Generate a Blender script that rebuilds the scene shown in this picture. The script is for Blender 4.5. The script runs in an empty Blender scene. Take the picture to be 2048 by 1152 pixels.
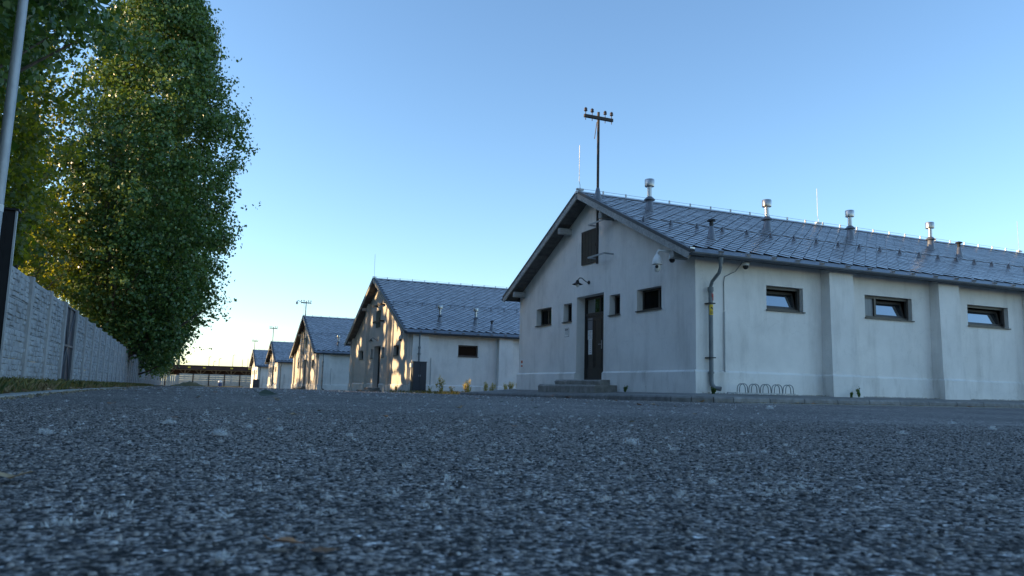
import bpy, math, random
import numpy as np
from mathutils import Vector, Matrix
R = math.radians
rnd = random.Random(11)
NR = np.random.default_rng(5)
scene = bpy.context.scene
col = scene.collection

# ------------------------------------------------------------------ camera
cam_d = bpy.data.cameras.new('camera')
cam = bpy.data.objects.new('camera', cam_d); col.objects.link(cam)
scene.camera = cam
CAMZ = 0.20
right = Vector((0.9167289, -0.39879983, 0.02380788))
up = -Vector((0.0733178, 0.10935793, -0.99129478))
back = -Vector((0.39272461, 0.91049412, 0.1294907))
m = Matrix((right, up, back)).transposed().to_4x4()
m.translation = Vector((0, 0, CAMZ))
cam.matrix_world = m
cam_d.sensor_width = 36.0; cam_d.lens = 26.93
cam_d.clip_start = 0.02; cam_d.clip_end = 4000
cam_d.dof.use_dof = True; cam_d.dof.focus_distance = 16.0; cam_d.dof.aperture_fstop = 8.0

# ------------------------------------------------------------------ world + sun
SUN_EL = 11.0; SUN_AZ = 25.0           # azimuth measured from -X towards +Y
S = Vector((-math.cos(R(SUN_AZ)) * math.cos(R(SUN_EL)), math.sin(R(SUN_AZ)) * math.cos(R(SUN_EL)), math.sin(R(SUN_EL))))
world = bpy.data.worlds.new('World'); scene.world = world; world.use_nodes = True
wn = world.node_tree.nodes; wl = world.node_tree.links
bg = wn['Background']
sky = wn.new('ShaderNodeTexSky'); sky.sky_type = 'NISHITA'; sky.sun_disc = False
sky.sun_elevation = R(SUN_EL)
sky.sun_rotation = math.atan2(S.x, S.y)
sky.altitude = 250; sky.air_density = 1.0; sky.dust_density = 0.4; sky.ozone_density = 2.9
wl.new(sky.outputs[0], bg.inputs[0]); bg.inputs[1].default_value = 0.15
sun_d = bpy.data.lights.new('sun', 'SUN'); sun_d.energy = 4.0; sun_d.angle = R(0.53); sun_d.color = (1.0, 0.70, 0.36)
sun = bpy.data.objects.new('sun', sun_d); col.objects.link(sun)
sun.rotation_euler = S.to_track_quat('Z', 'Y').to_euler(); sun.location = (-40, 30, 30)
vs = scene.view_settings
vs.view_transform = 'Standard'; vs.look = 'None'; vs.gamma = 1.0; vs.exposure = 1.27; vs.use_curve_mapping = False
scene.render.engine = 'CYCLES'

# ------------------------------------------------------------------ materials
MAT = {}
def mat(name, c1, c2=None, scale=4.0, rough=0.7, bump=0.0, bscale=60.0, metal=0.0, spec=0.5, stretch=(1, 1, 1), rand=0.0, c3=None, detail=6.0, lo=0.35, hi=0.65):
    mt = bpy.data.materials.new(name); mt.use_nodes = True
    nt = mt.node_tree; N = nt.nodes; Lk = nt.links; b = N['Principled BSDF']
    b.inputs['Roughness'].default_value = rough; b.inputs['Metallic'].default_value = metal
    b.inputs['Specular IOR Level'].default_value = spec
    if c2 is None: c2 = tuple(v * 0.8 for v in c1)
    tc = N.new('ShaderNodeTexCoord'); mp = N.new('ShaderNodeMapping'); mp.inputs['Scale'].default_value = stretch
    Lk.new(tc.outputs['Object'], mp.inputs[0])
    nz = N.new('ShaderNodeTexNoise'); nz.inputs['Scale'].default_value = scale; nz.inputs['Detail'].default_value = detail
    nz.inputs['Roughness'].default_value = 0.62
    Lk.new(mp.outputs[0], nz.inputs['Vector'])
    cr = N.new('ShaderNodeValToRGB'); cr.color_ramp.elements[0].position = lo; cr.color_ramp.elements[1].position = hi
    cr.color_ramp.elements[0].color = (*c2, 1); cr.color_ramp.elements[1].color = (*c1, 1)
    if c3:
        e = cr.color_ramp.elements.new(min(0.99, hi + 0.1)); e.color = (*c3, 1)
    Lk.new(nz.outputs['Fac'], cr.inputs[0]); out = cr.outputs[0]
    if rand:
        oi = N.new('ShaderNodeObjectInfo'); hs = N.new('ShaderNodeHueSaturation')
        mr = N.new('ShaderNodeMapRange'); mr.inputs[3].default_value = 1 - rand; mr.inputs[4].default_value = 1 + rand
        Lk.new(oi.outputs['Random'], mr.inputs[0]); Lk.new(mr.outputs[0], hs.inputs['Value']); Lk.new(out, hs.inputs['Color']); out = hs.outputs[0]
    Lk.new(out, b.inputs['Base Color'])
    if bump:
        n2 = N.new('ShaderNodeTexNoise'); n2.inputs['Scale'].default_value = bscale; n2.inputs['Detail'].default_value = 5
        Lk.new(mp.outputs[0], n2.inputs['Vector'])
        bp = N.new('ShaderNodeBump'); bp.inputs['Strength'].default_value = bump; bp.inputs['Distance'].default_value = 0.01
        Lk.new(n2.outputs['Fac'], bp.inputs['Height']); Lk.new(bp.outputs[0], b.inputs['Normal'])
    MAT[name] = mt
    return mt

def plaster(name, base, stain):
    mt = mat(name, base, tuple(v * 0.9 for v in base), scale=1.3, rough=0.9, bump=0.35, bscale=55, spec=0.25)
    nt = mt.node_tree; N = nt.nodes; Lk = nt.links; b = N['Principled BSDF']
    src = b.inputs['Base Color'].links[0].from_socket
    tc = N.new('ShaderNodeTexCoord')
    def layer(src, sc, scale, lo, hi, colr, amt):
        mp = N.new('ShaderNodeMapping'); mp.inputs['Scale'].default_value = sc; Lk.new(tc.outputs['Object'], mp.inputs[0])
        nz = N.new('ShaderNodeTexNoise'); nz.inputs['Scale'].default_value = scale; nz.inputs['Detail'].default_value = 7; nz.inputs['Roughness'].default_value = 0.65
        Lk.new(mp.outputs[0], nz.inputs['Vector'])
        cr = N.new('ShaderNodeValToRGB'); cr.color_ramp.elements[0].position = lo; cr.color_ramp.elements[1].position = hi
        cr.color_ramp.elements[1].color = (amt, amt, amt, 1); Lk.new(nz.outputs['Fac'], cr.inputs[0])
        mx = N.new('ShaderNodeMixRGB'); mx.inputs[2].default_value = (*colr, 1)
        Lk.new(cr.outputs[0], mx.inputs[0]); Lk.new(src, mx.inputs[1]); return mx.outputs[0]
    o = layer(src, (1.0, 1.0, 0.22), 2.2, 0.49, 0.74, stain, 0.58)      # vertical weather streaks
    o = layer(o, (1, 1, 1), 0.55, 0.5, 0.75, tuple(v * 1.12 for v in base), 0.7)  # paler clouds
    o = layer(o, (1, 1, 1), 9.0, 0.66, 0.72, stain, 0.6)                # small scuffs
    wv = N.new('ShaderNodeTexNoise'); wv.inputs['Scale'].default_value = 1.6; wv.inputs['Detail'].default_value = 4; Lk.new(tc.outputs['Object'], wv.inputs['Vector'])
    ad = N.new('ShaderNodeMixRGB'); ad.blend_type = 'ADD'; ad.inputs[0].default_value = .9; Lk.new(tc.outputs['Object'], ad.inputs[1]); Lk.new(wv.outputs['Color'], ad.inputs[2])
    vo = N.new('ShaderNodeTexVoronoi'); vo.feature = 'DISTANCE_TO_EDGE'; vo.inputs['Scale'].default_value = .42; Lk.new(ad.outputs[0], vo.inputs['Vector'])
    cc = N.new('ShaderNodeValToRGB'); cc.color_ramp.elements[0].position = 0.0; cc.color_ramp.elements[0].color = (.13, .13, .13, 1); cc.color_ramp.elements[1].position = .004; cc.color_ramp.elements[1].color = (0, 0, 0, 1)
    Lk.new(vo.outputs['Distance'], cc.inputs[0])
    mx = N.new('ShaderNodeMixRGB'); mx.inputs[2].default_value = (*[v * .6 for v in stain], 1); Lk.new(cc.outputs[0], mx.inputs[0]); Lk.new(o, mx.inputs[1]); o = mx.outputs[0]
    Lk.new(o, b.inputs['Base Color'])
    return mt

plaster('plaster', (0.82, 0.79, 0.75), (0.50, 0.475, 0.44))
plaster('plaster_plinth', (0.82, 0.795, 0.76), (0.36, 0.33, 0.29))
plaster('plaster_warm', (0.64, 0.60, 0.55), (0.46, 0.42, 0.37))
mat('slate', (0.36, 0.36, 0.375), (0.28, 0.28, 0.295), scale=3, rough=0.26, bump=0.10, bscale=25, spec=0.75, rand=0.2)
mat('slate_edge', (0.035, 0.038, 0.045), rough=0.9, spec=0.1)  # near-black tile edges: joint shadow and dirt put into the colour
mat('slate_under', (0.022, 0.024, 0.03), rough=0.8)
mat('trim_metal', (0.06, 0.065, 0.075), (0.045, 0.05, 0.06), scale=5, rough=0.45, metal=0.2)
mat('ridge_metal', (0.62, 0.63, 0.64), (0.5, 0.51, 0.52), scale=5, rough=0.4, metal=0.3)
mat('curtain', (0.34, 0.36, 0.37), (0.24, 0.25, 0.26), scale=2, rough=0.8, stretch=(14, 1, .4))
mat('sheet_metal', (0.17, 0.185, 0.21), (0.13, 0.14, 0.165), scale=5, rough=0.4, metal=0.3)
mat('gutter_metal', (0.085, 0.10, 0.12), (0.06, 0.07, 0.085), scale=4, rough=0.45, metal=0.25)
mat('galvanised', (0.40, 0.42, 0.44), (0.30, 0.32, 0.34), scale=14, rough=0.5, metal=0.45, stretch=(1, 1, .3))
mat('stainless', (0.50, 0.50, 0.50), (0.34, 0.34, 0.34), scale=8, rough=0.34, metal=0.9, stretch=(1, 1, .15))
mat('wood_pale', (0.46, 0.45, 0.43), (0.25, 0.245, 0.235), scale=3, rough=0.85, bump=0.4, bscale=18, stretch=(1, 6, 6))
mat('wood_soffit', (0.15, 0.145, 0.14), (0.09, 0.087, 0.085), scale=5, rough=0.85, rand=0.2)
mat('brown_paint', (0.030, 0.026, 0.022), (0.021, 0.018, 0.016), scale=8, rough=0.5)
mat('dark_frame', (0.055, 0.047, 0.042), (0.04, 0.035, 0.031), scale=8, rough=0.45)
mat('black_rubber', (0.015, 0.015, 0.016), rough=0.6)
mat('dark_iron', (0.030, 0.027, 0.026), (0.05, 0.035, 0.028), scale=15, rough=0.6, metal=0.4)
mat('porcelain', (0.07, 0.052, 0.046), (0.05, 0.036, 0.032), scale=6, rough=0.2)
mat('white_plastic', (0.80, 0.80, 0.78), (0.70, 0.70, 0.68), scale=6, rough=0.4)
mat('grey_pipe', (0.17, 0.20, 0.21), (0.13, 0.15, 0.16), scale=5, rough=0.5)
mat('iron_pipe', (0.20, 0.225, 0.235), (0.13, 0.145, 0.15), scale=7, rough=0.55, bump=0.15, stretch=(1, 1, .3))
mat('red_paint', (0.55, 0.06, 0.04), rough=0.6)
mat('yellow_sign', (0.72, 0.50, 0.03), (0.60, 0.40, 0.03), scale=20, rough=0.5)
mat('black_print', (0.02, 0.02, 0.02), rough=0.6)
mat('paper', (0.72, 0.72, 0.70), (0.62, 0.62, 0.61), scale=30, rough=0.8)
mat('grey_print', (0.22, 0.22, 0.23), (0.16, 0.16, 0.17), scale=60, rough=0.7)
mat('orange_plastic', (0.6, 0.12, 0.03), rough=0.5)
mat('concrete', (0.36, 0.355, 0.34), (0.25, 0.245, 0.235), scale=5, rough=0.9, bump=0.4, bscale=40)
mat('kerb_concrete', (0.27, 0.265, 0.255), (0.17, 0.165, 0.16), scale=6, rough=0.9, bump=0.4, bscale=70, rand=0.12)
mat('pale_edging', (0.38, 0.38, 0.36), (0.24, 0.24, 0.22), scale=9, rough=0.9, bump=0.3, rand=0.15)
mat('pavement', (0.24, 0.235, 0.22), (0.15, 0.145, 0.135), scale=3, rough=0.92, bump=0.4, bscale=60)
mat('fence_concrete', (0.41, 0.425, 0.44), (0.28, 0.29, 0.305), scale=2.5, rough=0.92, bump=0.5, bscale=30, rand=0.07)
mat('fence_post', (0.40, 0.405, 0.41), (0.30, 0.30, 0.305), scale=4, rough=0.9, bump=0.3, rand=0.06)
mat('back_wall', (0.46, 0.47, 0.44), (0.36, 0.37, 0.34), scale=2, rough=0.9, rand=0.08)
mat('old_step', (0.34, 0.325, 0.30), (0.20, 0.19, 0.17), scale=4, rough=0.95, bump=0.4, bscale=30, c3=(0.38, 0.36, 0.33), lo=0.35, hi=0.65)
mat('gate_blue', (0.022, 0.028, 0.05), (0.016, 0.02, 0.038), scale=4, rough=0.5)
mat('gate_bar', (0.10, 0.11, 0.13), (0.08, 0.085, 0.10), scale=4, rough=0.5)
mat('black_panel', (0.012, 0.012, 0.014), (0.018, 0.018, 0.02), scale=3, rough=0.6, spec=0.2)
mat('anthracite', (0.035, 0.042, 0.055), (0.028, 0.033, 0.045), scale=3, rough=0.5)
mat('rust_brown', (0.075, 0.035, 0.028), (0.045, 0.022, 0.02), scale=1, rough=0.8)
mat('rust_light', (0.22, 0.13, 0.06), (0.13, 0.07, 0.03), scale=1, rough=0.8)
mat('blue_plastic', (0.05, 0.09, 0.22), rough=0.5)
mat('bark', (0.13, 0.105, 0.08), (0.05, 0.042, 0.035), scale=4, rough=0.95, bump=0.9, bscale=9, stretch=(2, 2, .4))
mat('soil_grass', (0.10, 0.095, 0.045), (0.055, 0.06, 0.028), scale=1.5, rough=1.0, bump=0.6, bscale=30, c3=(0.19, 0.16, 0.09))
mat('white_line', (0.40, 0.40, 0.40), (0.14, 0.14, 0.14), scale=12, rough=0.8)
mat('interior', (0.06, 0.058, 0.055), rough=0.9)
mat('shutter_green', (0.12, 0.13, 0.09), rough=0.7)
mat('stem_dry', (0.30, 0.22, 0.08), (0.2, 0.15, 0.06), scale=8, rough=0.9)

def glass_mat(key='glass', refl=.5):
    mt = bpy.data.materials.new('window_' + key); mt.use_nodes = True; b = mt.node_tree.nodes['Principled BSDF']
    b.inputs['Base Color'].default_value = (0.012, 0.014, 0.016, 1); b.inputs['Roughness'].default_value = 0.015
    nt = mt.node_tree; gl = nt.nodes.new('ShaderNodeBsdfGlossy'); gl.inputs['Roughness'].default_value = 0.012; gl.inputs['Color'].default_value = (.86, .92, .95, 1)
    mx = nt.nodes.new('ShaderNodeMixShader'); mx.inputs[0].default_value = refl      # coated solar-control glazing
    nt.links.new(b.outputs[0], mx.inputs[1]); nt.links.new(gl.outputs[0], mx.inputs[2]); nt.links.new(mx.outputs[0], nt.nodes['Material Output'].inputs[0])
    MAT[key] = mt
glass_mat(refl=.32); glass_mat('dark_glass', .0); MAT['dark_glass'].node_tree.nodes['Principled BSDF'].inputs['Specular IOR Level'].default_value = .04; MAT['dark_glass'].node_tree.nodes['Principled BSDF'].inputs['Base Color'].default_value = (.006, .007, .008, 1)

def leaf_mat(name, c1, c2, trans=0.5, rough=0.42, tcol=None):
    mt = bpy.data.materials.new(name); mt.use_nodes = True
    nt = mt.node_tree; N = nt.nodes; Lk = nt.links; b = N['Principled BSDF']; out = N['Material Output']
    g = N.new('ShaderNodeNewGeometry'); cr = N.new('ShaderNodeValToRGB')
    cr.color_ramp.elements[0].color = (*c1, 1); cr.color_ramp.elements[1].color = (*c2, 1)
    Lk.new(g.outputs['Random Per Island'], cr.inputs[0]); Lk.new(cr.outputs[0], b.inputs['Base Color'])
    b.inputs['Roughness'].default_value = rough; b.inputs['Specular IOR Level'].default_value = 0.45
    t = N.new('ShaderNodeBsdfTranslucent'); mx = N.new('ShaderNodeMixShader'); mx.inputs[0].default_value = trans
    hs = N.new('ShaderNodeMixRGB'); hs.blend_type = 'MULTIPLY'; hs.inputs[0].default_value = 1.0
    hs.inputs[2].default_value = (*(tcol or (2.6, 1.9, 0.55)), 1)
    Lk.new(cr.outputs[0], hs.inputs[1]); Lk.new(hs.outputs[0], t.inputs['Color'])
    Lk.new(b.outputs[0], mx.inputs[1]); Lk.new(t.outputs[0], mx.inputs[2]); Lk.new(mx.outputs[0], out.inputs[0])
    MAT[name] = mt
leaf_mat('leaf', (0.040, 0.105, 0.034), (0.13, 0.225, 0.072), 0.28, rough=.36, tcol=(2.0, 1.5, .4))
leaf_mat('leaf_warm', (0.05, 0.10, 0.025), (0.14, 0.19, 0.05), 0.55, tcol=(3.4, 2.3, .4))
leaf_mat('grass_blade', (0.05, 0.085, 0.03), (0.24, 0.22, 0.10), 0.35, 0.6)
leaf_mat('dry_blade', (0.16, 0.12, 0.06), (0.34, 0.27, 0.15), 0.3, 0.8, (1.2, 1.1, .9))
leaf_mat('weed_leaf', (0.10, 0.14, 0.04), (0.30, 0.30, 0.10), 0.5, 0.6)
leaf_mat('weed_flower', (0.50, 0.42, 0.14), (0.66, 0.58, 0.28), 0.5, 0.8, (1.3, 1.2, .9))
leaf_mat('fluff', (0.62, 0.63, 0.63), (0.8, 0.8, 0.8), 0.4, 0.9, (1.1, 1.1, 1.1))
mat('litter_brown', (0.42, 0.20, 0.08), (0.24, 0.11, 0.05), scale=18, rough=0.8, rand=0.35)
mat('litter_tan', (0.42, 0.30, 0.17), (0.27, 0.18, 0.10), scale=18, rough=0.85, rand=0.3)
mat('litter_green', (0.05, 0.075, 0.03), (0.035, 0.05, 0.02), scale=18, rough=0.6, rand=0.2)
mat('litter_yellow', (0.55, 0.36, 0.05), (0.42, 0.26, 0.04), scale=18, rough=0.7, rand=0.2)

def asphalt_mat():
    mt = bpy.data.materials.new('asphalt'); mt.use_nodes = True
    nt = mt.node_tree; N = nt.nodes; Lk = nt.links; b = N['Principled BSDF']
    b.inputs['Roughness'].default_value = 0.8; b.inputs['Specular IOR Level'].default_value = 0.2
    tc = N.new('ShaderNodeTexCoord')
    v = N.new('ShaderNodeTexVoronoi'); v.inputs['Scale'].default_value = 120; v.inputs['Randomness'].default_value = 1
    nzd = N.new('ShaderNodeTexNoise'); nzd.inputs['Scale'].default_value = 190; nzd.inputs['Detail'].default_value = 2
    Lk.new(tc.outputs['Object'], nzd.inputs['Vector'])
    ad = N.new('ShaderNodeMixRGB'); ad.blend_type = 'ADD'; ad.inputs[0].default_value = 0.008
    Lk.new(tc.outputs['Object'], ad.inputs[1]); Lk.new(nzd.outputs['Color'], ad.inputs[2])
    Lk.new(ad.outputs[0], v.inputs['Vector'])
    sp = N.new('ShaderNodeSeparateColor'); Lk.new(v.outputs['Color'], sp.inputs[0])
    cr = N.new('ShaderNodeValToRGB'); e = cr.color_ramp.elements
    e[0].position = 0.0; e[0].color = (0.03, 0.03, 0.032, 1); e[1].position = 1.0; e[1].color = (0.7, 0.69, 0.68, 1)
    for p, c in ((0.30, (0.055, 0.054, 0.056)), (0.5, (0.26, 0.232, 0.208)), (0.85, (0.41, 0.366, 0.33)), (0.96, (0.50, 0.455, 0.415))):
        q = e.new(p); q.color = (*c, 1)
    Lk.new(sp.outputs[0], cr.inputs[0])
    # bitumen between the stones
    dr = N.new('ShaderNodeValToRGB'); dr.color_ramp.elements[0].position = 0.45; dr.color_ramp.elements[0].color = (1, 1, 1, 1)
    dr.color_ramp.elements[1].position = 0.75; dr.color_ramp.elements[1].color = (0.25, 0.25, 0.25, 1)
    Lk.new(v.outputs['Distance'], dr.inputs[0])
    mu = N.new('ShaderNodeMixRGB'); mu.blend_type = 'MULTIPLY'; mu.inputs[0].default_value = 1
    Lk.new(cr.outputs[0], mu.inputs[1]); Lk.new(dr.outputs[0], mu.inputs[2])
    n1 = N.new('ShaderNodeTexNoise'); n1.inputs['Scale'].default_value = 0.35; n1.inputs['Detail'].default_value = 8; n1.inputs['Roughness'].default_value = 0.7
    Lk.new(tc.outputs['Object'], n1.inputs['Vector'])
    mr = N.new('ShaderNodeMapRange'); mr.inputs[1].default_value = 0.3; mr.inputs[2].default_value = 0.7; mr.inputs[3].default_value = 0.65; mr.inputs[4].default_value = 1.4
    Lk.new(n1.outputs['Fac'], mr.inputs[0])
    m2 = N.new('ShaderNodeMixRGB'); m2.blend_type = 'MULTIPLY'; m2.inputs[0].default_value = 1
    Lk.new(mu.outputs[0], m2.inputs[1]); Lk.new(mr.outputs[0], m2.inputs[2]); o_ = m2.outputs[0]
    for sc_, lo_, hi_ in ((70, .5, 1.55), (34, .45, 1.6), (12, .72, 1.3)):
        nn = N.new('ShaderNodeTexNoise'); nn.inputs['Scale'].default_value = sc_; nn.inputs['Detail'].default_value = 3; Lk.new(tc.outputs['Object'], nn.inputs['Vector'])
        rr = N.new('ShaderNodeMapRange'); rr.inputs[1].default_value = .38; rr.inputs[2].default_value = .62; rr.inputs[3].default_value = lo_; rr.inputs[4].default_value = hi_
        Lk.new(nn.outputs['Fac'], rr.inputs[0]); mm = N.new('ShaderNodeMixRGB'); mm.blend_type = 'MULTIPLY'; mm.inputs[0].default_value = 1
        Lk.new(o_, mm.inputs[1]); Lk.new(rr.outputs[0], mm.inputs[2]); o_ = mm.outputs[0]
    Lk.new(o_, b.inputs['Base Color'])
    ma = N.new('ShaderNodeMath'); ma.operation = 'MULTIPLY_ADD'; ma.inputs[1].default_value = -1.0; ma.inputs[2].default_value = 1.0
    Lk.new(v.outputs['Distance'], ma.inputs[0])
    m3 = N.new('ShaderNodeMath'); m3.operation = 'ADD'; Lk.new(ma.outputs[0], m3.inputs[0]); Lk.new(sp.outputs[1], m3.inputs[1])
    bp = N.new('ShaderNodeBump'); bp.inputs['Strength'].default_value = 0.7; bp.inputs['Distance'].default_value = 0.0035
    Lk.new(m3.outputs[0], bp.inputs['Height']); Lk.new(bp.outputs[0], b.inputs['Normal'])
    MAT['asphalt'] = mt
asphalt_mat()

# ------------------------------------------------------------------ mesh helpers
class MB:
    def __init__(s): s.v = []; s.f = []
    def add(s, vs, fs):
        o = len(s.v); s.v += [tuple(v) for v in vs]; s.f += [tuple(i + o for i in f) for f in fs]; return s
    def box(s, x0, x1, y0, y1, z0, z1):
        return s.add([(x0, y0, z0), (x1, y0, z0), (x1, y1, z0), (x0, y1, z0), (x0, y0, z1), (x1, y0, z1), (x1, y1, z1), (x0, y1, z1)],
                     [(3, 2, 1, 0), (4, 5, 6, 7), (0, 1, 5, 4), (1, 2, 6, 5), (2, 3, 7, 6), (3, 0, 4, 7)])
    def quad(s, a, b, c, d): return s.add([a, b, c, d], [(0, 1, 2, 3)])
    def tube(s, pts, r, n=8, caps=True, r2=None):
        pts = [Vector(p) for p in pts]; k = len(pts); rings = []
        prev = None
        for i, p in enumerate(pts):
            d = (pts[min(i + 1, k - 1)] - pts[max(i - 1, 0)]).normalized()
            if prev is None:
                a = d.orthogonal().normalized()
            else:
                a = (prev - d * prev.dot(d)); a = a.normalized() if a.length > 1e-6 else d.orthogonal().normalized()
            prev = a; b = d.cross(a)
            rr = r if r2 is None else r + (r2 - r) * i / (k - 1)
            if isinstance(r, (list, tuple)): rr = r[i]
            rings.append([p + (a * math.cos(2 * math.pi * j / n) + b * math.sin(2 * math.pi * j / n)) * rr for j in range(n)])
        vs = [v for q in rings for v in q]; fs = []
        for i in range(k - 1):
            for j in range(n):
                fs.append((i * n + j, i * n + (j + 1) % n, (i + 1) * n + (j + 1) % n, (i + 1) * n + j))
        if caps: fs += [tuple(range(n - 1, -1, -1)), tuple((k - 1) * n + j for j in range(n))]
        return s.add(vs, fs)
    def lathe(s, prof, c=(0, 0, 0), n=16):   # prof = [(r,z)...] about vertical axis
        vs = []; fs = []
        for r, z in prof:
            for j in range(n):
                a = 2 * math.pi * j / n; vs.append((c[0] + r * math.cos(a), c[1] + r * math.sin(a), c[2] + z))
        k = len(prof)
        for i in range(k - 1):
            for j in range(n): fs.append((i * n + j, i * n + (j + 1) % n, (i + 1) * n + (j + 1) % n, (i + 1) * n + j))
        fs += [tuple(range(n - 1, -1, -1)), tuple((k - 1) * n + j for j in range(n))]
        return s.add(vs, fs)
    def prism(s, poly, axis, a0, a1):        # poly in the two other axes
        n = len(poly)
        def P(p, a): return (a, p[0], p[1]) if axis == 'x' else ((p[0], a, p[1]) if axis == 'y' else (p[0], p[1], a))
        vs = [P(p, a0) for p in poly] + [P(p, a1) for p in poly]
        fs = [tuple(range(n - 1, -1, -1)), tuple(range(n, 2 * n))] + [(i, (i + 1) % n, n + (i + 1) % n, n + i) for i in range(n)]
        return s.add(vs, fs)
    def mesh(s, name):
        me = bpy.data.meshes.new(name); me.from_pydata(s.v, [], s.f); me.update(); return me
    def build(s, name, mt, parent=None, loc=(0, 0, 0), smooth=False, bevel=0.0):
        return link(name, s.mesh(name), mt, parent, loc, smooth, bevel)
def link(name, me, mt, parent=None, loc=(0, 0, 0), smooth=False, bevel=0.0):
    if mt and not me.materials: me.materials.append(MAT[mt])
    import bmesh
    if smooth or bevel:
        bm = bmesh.new(); bm.from_mesh(me); bmesh.ops.recalc_face_normals(bm, faces=bm.faces)
        if bevel: bmesh.ops.bevel(bm, geom=list(bm.edges), offset=bevel, segments=1, affect='EDGES')
        bm.to_mesh(me); bm.free()
    if smooth:
        for p in me.polygons: p.use_smooth = True
        me.set_sharp_from_angle(angle=R(40))
    o = bpy.data.objects.new(name, me); col.objects.link(o); o.location = loc
    if parent: o.parent = parent
    return o
def empty(name, loc=(0, 0, 0), rz=0.0):
    o = bpy.data.objects.new(name, None); col.objects.link(o); o.location = loc; o.rotation_euler = (0, 0, rz); o.empty_display_size = 0.3
    return o
def tag(o, label=None, cat=None, group=None, kind=None):
    if label: o['label'] = label
    if cat: o['category'] = cat
    if group: o['group'] = group
    if kind: o['kind'] = kind
    return o
def box(name, mt, parent, x0, x1, y0, y1, z0, z1, bevel=0.0): return MB().box(x0, x1, y0, y1, z0, z1).build(name, mt, parent, bevel=bevel)
def copy_to(src, parent=None, loc=None, rot=None):
    c = src.copy(); col.objects.link(c)
    c.parent = parent
    if loc is not None: c.location = loc
    if rot is not None: c.rotation_euler = rot
    return c

SLOPE = 0.006
def gz(y):
    if y < 10: return 0.0
    if y < 16: return -SLOPE * (y - 10) ** 2 / 12
    return -SLOPE * (min(y, 152) - 13)

XG = 11.72      # street-facing gable plane of the row of houses
YK = 13.4       # kerb line of the side road
XK = 9.85       # kerb line of the street

# ------------------------------------------------------------------ ground, road, pavement
def sheet(name, x0, x1, ys, dz, mt, xs=None):
    b = MB(); xs = xs or [x0, x1]; n = len(xs)
    b.v = [(x, y, gz(y) + dz) for y in ys for x in xs]
    b.f = [(j * n + i, j * n + i + 1, (j + 1) * n + i + 1, (j + 1) * n + i) for j in range(len(ys) - 1) for i in range(n - 1)]
    return b.build(name, mt)
YS = [-60, -20, 0, 8] + [10 + .75 * i for i in range(9)] + [20, 26, 40, 60, 90, 120, 150, 152, 180, 300, 900]
tag(sheet('ground', -500, 600, YS, -0.03, 'soil_grass'), kind='structure')
b = MB()
ys1 = [-30, 0, 8, 10, 10.75, 11.5, 12.25, YK]
for a, c in zip(ys1[:-1], ys1[1:]): b.quad((-1.5, a, gz(a)), (45, a, gz(a)), (45, c, gz(c)), (-1.5, c, gz(c)))
ys2 = [YK, 14.5, 16, 20, 26, 40, 60, 90, 120, 146]
for a, c in zip(ys2[:-1], ys2[1:]): b.quad((-1.5, a, gz(a)), (XK, a, gz(a)), (XK, c, gz(c)), (-1.5, c, gz(c)))
tag(b.build('road', 'asphalt'), kind='structure')
# pavement around the nearest house
PK = 0.125
def pave_z(x, y):  # rises to the wall
    return PK
b = MB()
RC = 1.2
def corner(r_off, n=8):   # rounded corner polyline of the kerb, offset inwards by r_off
    c = (XK + RC, YK + RC); r = RC - r_off
    return [(c[0] - r * math.cos(t), c[1] - r * math.sin(t)) for t in [math.pi / 2 * i / n for i in range(n + 1)]]
def ktop(y):  # kerb top height above zero; dropped along the street further on
    base = gz(y)
    if y < 16.6: h = PK
    elif y < 20.5: h = PK + (0.085 - PK) * (y - 16.6) / 3.9
    else: h = 0.085
    return base + h
kin = [(XK + .12, 27.2)] + [(XK + .12, y) for y in (24, 20.5, 18.5, 16.6)] + corner(.12) + [(x, YK + .12) for x in (14, 18, 24, 32, 45)]
for i in range(len(kin) - 1):
    p, q = kin[i], kin[i + 1]
    def wallpt(a):
        if a[0] < XG - 0.01 and a[1] > YK + RC - .01: return (XG + .3, a[1] if a[1] > 15.6 else 15.9)
        if a[1] < YK + RC and a[0] > XG - .5: return (max(a[0], XG + .3), 15.9)
        return (XG + .3, 15.9)
    A, B = wallpt(p), wallpt(q)
    za = 0.195 - .0015 * max(0, A[1] - 17)
    zb_ = 0.195 - .0015 * max(0, B[1] - 17)
    b.quad((p[0], p[1], ktop(p[1])), (A[0], A[1], za), (B[0], B[1], zb_), (q[0], q[1], ktop(q[1])))
pav = tag(b.build('pavement', 'pavement'), kind='structure')
# kerb stones, each its own piece
def kerb_stone(p, q, w=.12):
    p = Vector((p[0], p[1], 0)); q = Vector((q[0], q[1], 0)); d = (q - p).normalized(); nrm = Vector((d.y, -d.x, 0))
    g = .011; p = p + d * g; q = q - d * g
    zp, zq = ktop(p.y), ktop(q.y)
    mb = MB(); prof = lambda a, z: [(a.x, a.y, z - .25), (a.x - nrm.x * w, a.y - nrm.y * w, z - .25), (a.x - nrm.x * w, a.y - nrm.y * w, z + .003), (a.x + nrm.x * .0 - nrm.x * .03, a.y - nrm.y * .03, z + .003), (a.x, a.y, z - .035)]
    A = prof(p, zp + rnd.uniform(-.003, .003)); B = prof(q, zq + rnd.uniform(-.003, .003)); n = 5
    mb.add(A + B, [tuple(range(n - 1, -1, -1)), tuple(range(n, 2 * n))] + [(i, (i + 1) % n, n + (i + 1) % n, n + i) for i in range(n)])
    return mb.build('kerb_stone', 'kerb_concrete', pav)
x = XK + RC
while x < 40:
    kerb_stone((x, YK), (x + 1.0, YK)); x += 1.0
cr_ = corner(0, 4)
for i in range(4): kerb_stone(cr_[i], cr_[i + 1])
y = YK + RC
while y < 27:
    kerb_stone((XK, y + 1.0), (XK, y)); y += 1.0
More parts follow.
